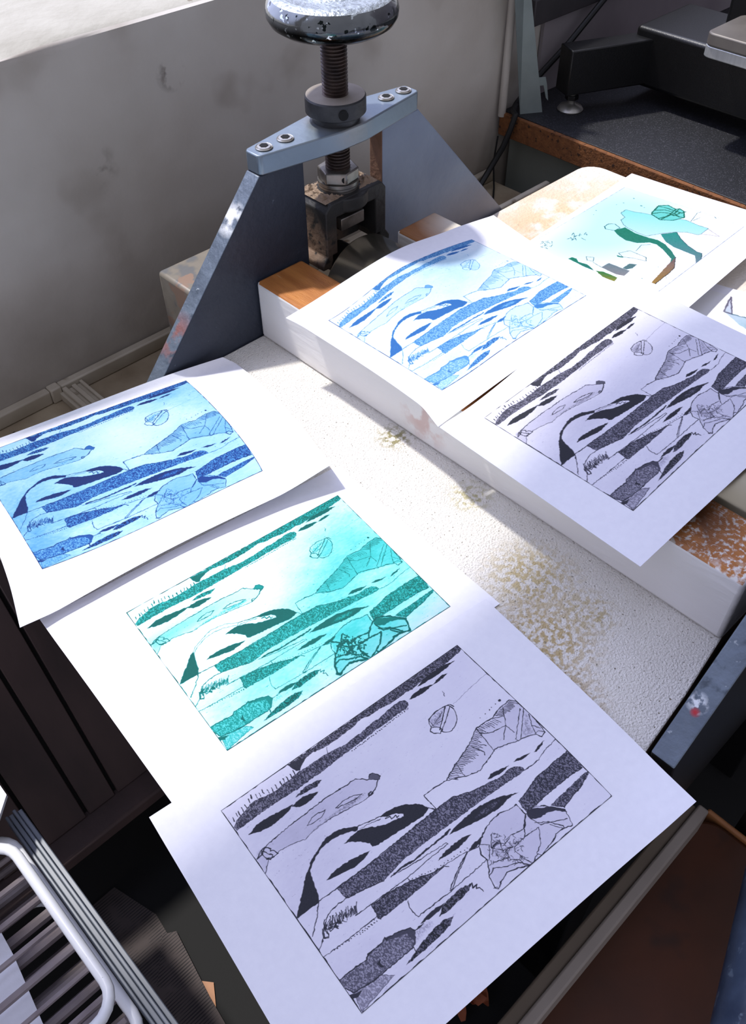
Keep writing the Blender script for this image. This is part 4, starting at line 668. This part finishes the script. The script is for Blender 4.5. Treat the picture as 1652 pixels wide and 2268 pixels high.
# main beam along y
obj('base_beam',MB().box((1.02,-.25,.030),(1.16,.352,.112)),M['black_metal'],hp,.006,3)
leg=MB(); a=Vector((.9065,.392,0)); b=Vector((1.03,.335,0)); d=(b-a).normalized(); n=Vector((-d.y,d.x,0))*.018
leg.prism([tuple((a+n)[:2]),tuple((a-n)[:2]),tuple((b-n)[:2]),tuple((b+n)[:2])],.035,.099,'z'); obj('leg',leg,M['black_metal'],hp,.002)
ft=thing_ft=obj('levelling_foot',MB().lathe([(.019,.0062),(.020,.008),(.017,.012),(.008,.015),(.006,.017),(.006,.0352)],(.926,.384,0),28),M['bolt'],hp)
obj('foot_nut',MB().cyl((.926,.384,.022),.0105,.007,6),M['black_metal'],ft,.0008)
for z in (.05,.082): obj('leg_bolt',MB().lathe([(0.004,0),(.004,.002),(0,.003)],(1.0195,.3,z),12,'x').__class__().lathe([(.0045,0),(.0045,-.003),(0,-.004)],(1.0195,.338,z),12,'x'),M['bolt'],hp)
obj('column',MB().box((1.055,.14,.112),(1.15,.235,.42)),M['black_metal'],hp,.006,3)
def rrect(x0,y0,x1,y1,r):
    P=[]
    for cx_,cy_,a0 in ((x1-r,y1-r,0),(x0+r,y1-r,90),(x0+r,y0+r,180),(x1-r,y0+r,270)):
        for k in range(6): t=math.radians(a0+k*18); P.append((cx_+r*math.cos(t),cy_+r*math.sin(t)))
    return P
obj('platen',MB().prism(rrect(.955,-.30,1.053,.208,.012),.136,.152,'z'),M['alu_dark'],hp,.002)
obj('platen_base',MB().prism(rrect(.957,-.30,1.054,.209,.012),.1205,.1355,'z'),M['alu'],hp,.0015)
obj('platen_arm',MB().box((.99,-.1,.112),(1.1,.05,.1204)),M['black_metal'],hp)
# galvanised upright, rail, cables
up=MB()
B0,B1=Vector((.859,.428,.0065)),Vector((.889,.409,.0065)); T0,T1=Vector((.822,.43,.17)),Vector((.857,.428,.164))
def quad_slab(b,p0,p1,p2,p3,t):
    nrm=(p1-p0).cross(p3-p0).normalized()*t
    vs=[p0,p1,p2,p3,p0+nrm,p1+nrm,p2+nrm,p3+nrm]; b.add(vs,[(0,3,2,1),(4,5,6,7),(0,1,5,4),(1,2,6,5),(2,3,7,6),(3,0,4,7)])
E_=(T0-B0)*1.5
quad_slab(up,B0,B1,B1+(T1-B1)*1.5,B0+E_,.002)
hk=MB(); s1=(B1-B0).normalized(); u1=(T1-B1).normalized()
for h0 in (.0,):
    p=B1+u1*.052; quad_slab(hk,p,p+s1*.011,p+s1*.012-u1*.012,p-u1*.012,.002); p2=p+s1*.0065; quad_slab(hk,p2-u1*.012,p2+s1*.0055-u1*.012,p2+s1*.005-u1*.036,p2-u1*.032+s1*.002,.002)
pu=thing('shelf_upright','grey galvanised steel upright with hooked lugs, standing on the worktop corner','upright',tuple(B0))
obj('upright_strip',up,M['galv'],pu); obj('hook',hk,M['galv'],pu)
o=obj('corner_strip',MB().tube([(.846,.452,.0),(.846,.452,.3)],.006,12),M['plaster'],None); tag(o,'thin tube added for the pale plaster strip at the wall corner, behind the galvanised upright','pipe')  # added tube standing in for the plaster strip and shading at the corner
o=obj('trim_1',MB().box((.885,.440,.1185),(1.9,.4585,.155)),M['dark_rail'],None,.002); struct(o)
struct(obj('trim_2',MB().box((.93,.4535,.0065),(1.9,.4592,.118)),M['wall2'],None))
o=obj('power_cable',MB().tube([(1.10,.425,.17),(1.049,.43,.129),(.965,.43,.081),(.905,.444,.036),(.868,.4435,.0132),(.849,.4335,.0120),(.840,.421,.0125),(.8335,.4225,-.008),(.826,.428,-.035),(.810,.437,-.068),(.79,.437,-.087),(.76,.43,-.0935)],.0046,10),M['cable'],None); tag(o,'thick black cable dropping diagonally past the worktop corner','cable')
o=obj('thin_wire',MB().tube([(.841,.4515,-.03),(.836,.4515,-.07),(.81,.425,-.0955),(.785,.405,-.0975),(.765,.385,-.0977),(.757,.365,-.0977)],.0014,8),M['cable'],None); tag(o,'thin dark wire curling on the tray floor below the worktop','wire')
# ------------------------------------------------------------------ lower left: wire basket, rail, dark planks, papers
bk=thing('wire_basket','white plastic-coated wire basket with grey cross wires, bottom left corner','basket',(-.5,-.06,-.30))
def rim(x,y0,y1,z,r,rad=.022):
    P=[(-.82,y1,z),(x-rad,y1,z)]+[(x-rad+rad*math.sin(t),y1-rad+rad*math.cos(t),z) for t in np.linspace(.2,PI/2,6)]
    P+=[(x-rad+rad*math.cos(t),y0+rad-rad*math.sin(t),z) for t in np.linspace(0,PI/2,6)]+[(-.82,y0,z)]
    return MB().tube(P,r,12)
obj('rim',rim(-.2625,-.140,.036,-.15,.0046),M['white_wire'],bk)
obj('rim',rim(-.2598,-.165,.056,-.175,.0046),M['white_wire'],bk)
obj('rim',rim(-.262,-.160,.05,-.30,.004),M['white_wire'],bk)
rw=random.Random(3)
def wires(z,n,y0,y1,r,x1):
    for k in range(n):
        y=y0+(y1-y0)*k/(n-1)+rw.uniform(-.002,.002)
        obj('cross_wire',MB().tube([(-.82,y,z),(x1,y,z)],r*rw.uniform(.75,1.25),8),M['wire_grey'],bk)
wires(-.182,8,-.140,.036,.003,-.266); wires(-.215,11,-.15,.045,.0042,-.262); wires(-.25,11,-.155,.045,.0045,-.262)
for yy in (-.12,.0): obj('end_post',MB().tube([(-.7,yy,-.85),(-.7,yy,-.178)],.004,8),M['white_wire'],bk)
obj('clip',MB().tube([(-.272,.0385,-.1575),(-.29,.0385,-.1575)],.0035,8),M['orange'],bk)
obj('clip',MB().tube([(-.284,-.1425,-.157),(-.30,-.1425,-.157)],.0035,8),M['orange'],bk)
gr=thing('slide_rail','grooved grey-white metal rail running beside the wire basket','rail',(-.245,-.1,-.85))
for k,(x,w,z) in enumerate(((-.2405,.0022,-.190),(-.2445,.0016,-.184),(-.2485,.0022,-.188),(-.2525,.0014,-.186))):
    obj('rail_flange',MB().box((x-w,-.335,-.24),(x+w,.075,z)),M['grey_rail'],gr,.0008)
obj('rail_web',MB().box((-.2545,-.335,-.25),(-.238,.075,-.20)),M['grey_rail'],gr)
for yy in (-.32,.05): obj('rail_post',MB().box((-.252,yy-.01,-.85),(-.24,yy+.01,-.25)),M['black'],gr)
def flat(name,pts,z,m,label,cat,th=.0004,tilt=0,group=None):
    o=obj(name,MB().prism(pts,z,z+th,'z'),m,None); return tag(o,label,cat,group)
flat('paper_sheet',[(-.303,.02),(-.306,-.03),(-.3155,-.10),(-.318,-.15),(-.62,-.15),(-.60,.02)],-.1985,M['paper'],'pale lilac-white sheet lying on the basket wires, bottom left corner','paper')
flat('paper_sheet',[(-.2425,.064),(-.2405,.20),(-.50,.22),(-.51,.03),(-.262,.045)],-.1445,M['paper'],'bright white sheet corner at left edge, above the end of the rail','paper',.004)
# slanted dark plank panel
pb=MB(); b0=Vector((0,.148,-.405)); dv=Vector((0,.066,.21))
def pl(x,t,off=0): p=b0+dv*t; nn=Vector((0,-dv.z,dv.y)).normalized(); q_=p+nn*off; return (x,q_.y,q_.z)
xs=[-.55,-.40,-.29,-.235,-.182,-.1435,-.095,-.04]
pl_t=thing('plank_panel','dark brown panel of grooved planks leaning in shadow below the blue print','panel',(-.2,.148,-.42))
m=MB()
for i in range(len(xs)-1):
    x0,x1=xs[i]+.0022,xs[i+1]-.0022
    m.add([pl(x0,0),pl(x1,0),pl(x1,1.55),pl(x0,1.55),pl(x0,0,-.012),pl(x1,0,-.012),pl(x1,1.55,-.012),pl(x0,1.55,-.012)],[(0,1,2,3),(4,7,6,5),(0,4,5,1),(1,5,6,2),(2,6,7,3),(3,7,4,0)])
obj('planks',m,M['brown'],pl_t,.001)
m=MB(); m.add([pl(xs[0],-.02,-.006),pl(xs[-1],-.02,-.006),pl(xs[-1],1.56,-.006),pl(xs[0],1.56,-.006)],[(0,1,2,3)]); obj('backing',m,M['groove'],pl_t)
m=MB().box((-.55,.118,-.428),(-.04,.165,-.406)); obj('bottom_rail',m,M['brown'],pl_t,.004)
for fx in (-.5,-.09): obj('stand_foot',MB().box((fx,.125,-.85),(fx+.04,.16,-.4285)),M['black'],pl_t)
sd=thing('storage_shelf','black storage shelf in shadow beneath the press','shelf',(0,-.1,-.85))
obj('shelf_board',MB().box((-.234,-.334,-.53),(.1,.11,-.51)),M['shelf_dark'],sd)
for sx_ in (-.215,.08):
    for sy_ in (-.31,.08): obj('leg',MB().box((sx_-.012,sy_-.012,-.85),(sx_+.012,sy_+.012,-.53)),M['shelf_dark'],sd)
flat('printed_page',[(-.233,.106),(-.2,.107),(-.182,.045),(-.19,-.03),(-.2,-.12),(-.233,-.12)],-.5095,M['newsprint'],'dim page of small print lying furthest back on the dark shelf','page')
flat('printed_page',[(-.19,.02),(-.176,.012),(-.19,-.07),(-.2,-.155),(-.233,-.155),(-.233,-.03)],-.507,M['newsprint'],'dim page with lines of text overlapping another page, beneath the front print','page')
flat('brown_card',[(-.192,-.045),(-.178,-.062),(-.192,-.085),(-.215,-.07)],-.5085,M['tan'],'small tan card corner poking out from under the text page','card')
# ------------------------------------------------------------------ lower right
o=obj('painted_rail',MB().box((-.25,-.363,-.20),(.189,-.353,-.160)).box((-.25,-.353,-.20),(.186,-.342,-.163),1),[M['rail_white'],M['rail_shaded']],None,.002,2); tag(o,'cream-painted wooden rail below the right edge of the front print','rail')
obj_r=thing('stool','dark brown stained wooden stool with a pale rounded lip, bottom right','stool',(0,-.55,-.85))
obj('seat',MB().prism(rrect(-.35,-.80,.268,-.345,.03),-.335,-.30,'z'),M['brown_top'],obj_r,.004,3)
obj('lip',MB().prism(rrect(.2685,-.79,.2735,-.352,.002),-.33,-.296,'z'),M['tan'],obj_r,.002)
for sx_ in (-.3,.22):
    for sy_ in (-.75,-.39): obj('leg',MB().box((sx_-.02,sy_-.02,-.85),(sx_+.02,sy_+.02,-.335)),M['brown_top'],obj_r,.003)
obj('rail_bracket',MB().box((-.2,-.360,-.85),(-.17,-.337,-.20)),M['shelf_dark'],o) if False else None
ob=thing('press_spoke','navy blue pipe flecked with white paint, cut off at the lower right edge','pipe',(.1,-.49,-.30))
obj('spoke_tube',MB().tube([(.302,-.389,-.15),(.166,-.435,-.15),(.061,-.471,-.15),(-.10,-.526,-.15)],.025,24),M['pipe'],ob)
obj('support_post',MB().box((.29,-.40,-.85),(.31,-.38,-.17)),M['black'],ob)
rs=random.Random(12); m=MB()
for k in range(9):
    c=Vector((rs.uniform(-.03,.02),rs.uniform(-.305,-.275),-.40+rs.uniform(-.012,.012))); pts=[]
    a=rs.uniform(0,6.28); l=rs.uniform(.012,.024)
    dirv=Vector((math.cos(a),math.sin(a),rs.uniform(-.5,.9))).normalized(); sd_=dirv.cross(Vector((0,0,1))).normalized()*rs.uniform(.004,.008)
    V_=[]
    for i in range(5):
        t=i/4; w=math.sin(PI*(t*.8+.15)); q_=c+dirv*l*(t-.5)+Vector((0,0,.006*math.sin(t*5+k))); V_+=[q_+sd_*w,q_-sd_*w*.8]
    m.add(V_,[(2*i,2*i+1,2*i+3,2*i+2) for i in range(4)])
o=obj('crumpled_scrap',m,M['leaf'],None); tag(o,'orange-brown crumpled scraps in the dark below the front print','scraps'); o['kind']='stuff'
o=obj('scrap_box',MB().box((-.10,-.335,-.5095),(.06,-.24,-.425)),M['shelf_dark'],None,.002); tag(o,'black box in shadow holding the orange-brown scraps','box')
# ------------------------------------------------------------------ camera and light
cam=bpy.data.cameras.new('camera'); co=bpy.data.objects.new('camera',cam); C.objects.link(co)
R=CAM_R
co.matrix_world=Matrix(((R[0][0],R[0][1],R[0][2],CAM_C[0]),(R[1][0],R[1][1],R[1][2],CAM_C[1]),(R[2][0],R[2][1],R[2][2],CAM_C[2]),(0,0,0,1)))
cam.sensor_fit='AUTO'; cam.sensor_width=36; cam.lens=CAM_F/2268*36; cam.clip_start=.01
bpy.context.scene.camera=co
sun=bpy.data.lights.new('sun','SUN'); sun.energy=SUN_E; sun.angle=math.radians(3.0); sun.color=(1,.965,.91)
so=bpy.data.objects.new('sun',sun); C.objects.link(so); so.location=(-.3,1.5,2.5)
so.rotation_euler=Vector((.13,-.5,-1)).to_track_quat('-Z','Y').to_euler()
w=bpy.data.worlds.new('world'); bpy.context.scene.world=w; w.use_nodes=True; nt=w.node_tree; N=nt.nodes; L=nt.links
bg=N['Background']; tc=N.new('ShaderNodeTexCoord'); dp=N.new('ShaderNodeVectorMath'); dp.operation='DOT_PRODUCT'; L.new(tc.outputs['Generated'],dp.inputs[0]); dp.inputs[1].default_value=Vector((-.15,.78,.6)).normalized()
mr=N.new('ShaderNodeMapRange'); mr.interpolation_type='SMOOTHSTEP'; mr.inputs['From Min'].default_value=.35; mr.inputs['From Max'].default_value=.95; L.new(dp.outputs['Value'],mr.inputs['Value'])
mx=N.new('ShaderNodeMix'); mx.data_type='RGBA'; L.new(mr.outputs['Result'],mx.inputs[0]); mx.inputs[6].default_value=WORLD_A; mx.inputs[7].default_value=WORLD_B
L.new(mx.outputs[2],bg.inputs['Color']); bg.inputs['Strength'].default_value=1
sc=bpy.context.scene; sc.view_settings.view_transform='Standard'; sc.view_settings.look='None'; sc.view_settings.exposure=EXPO; sc.view_settings.gamma=1
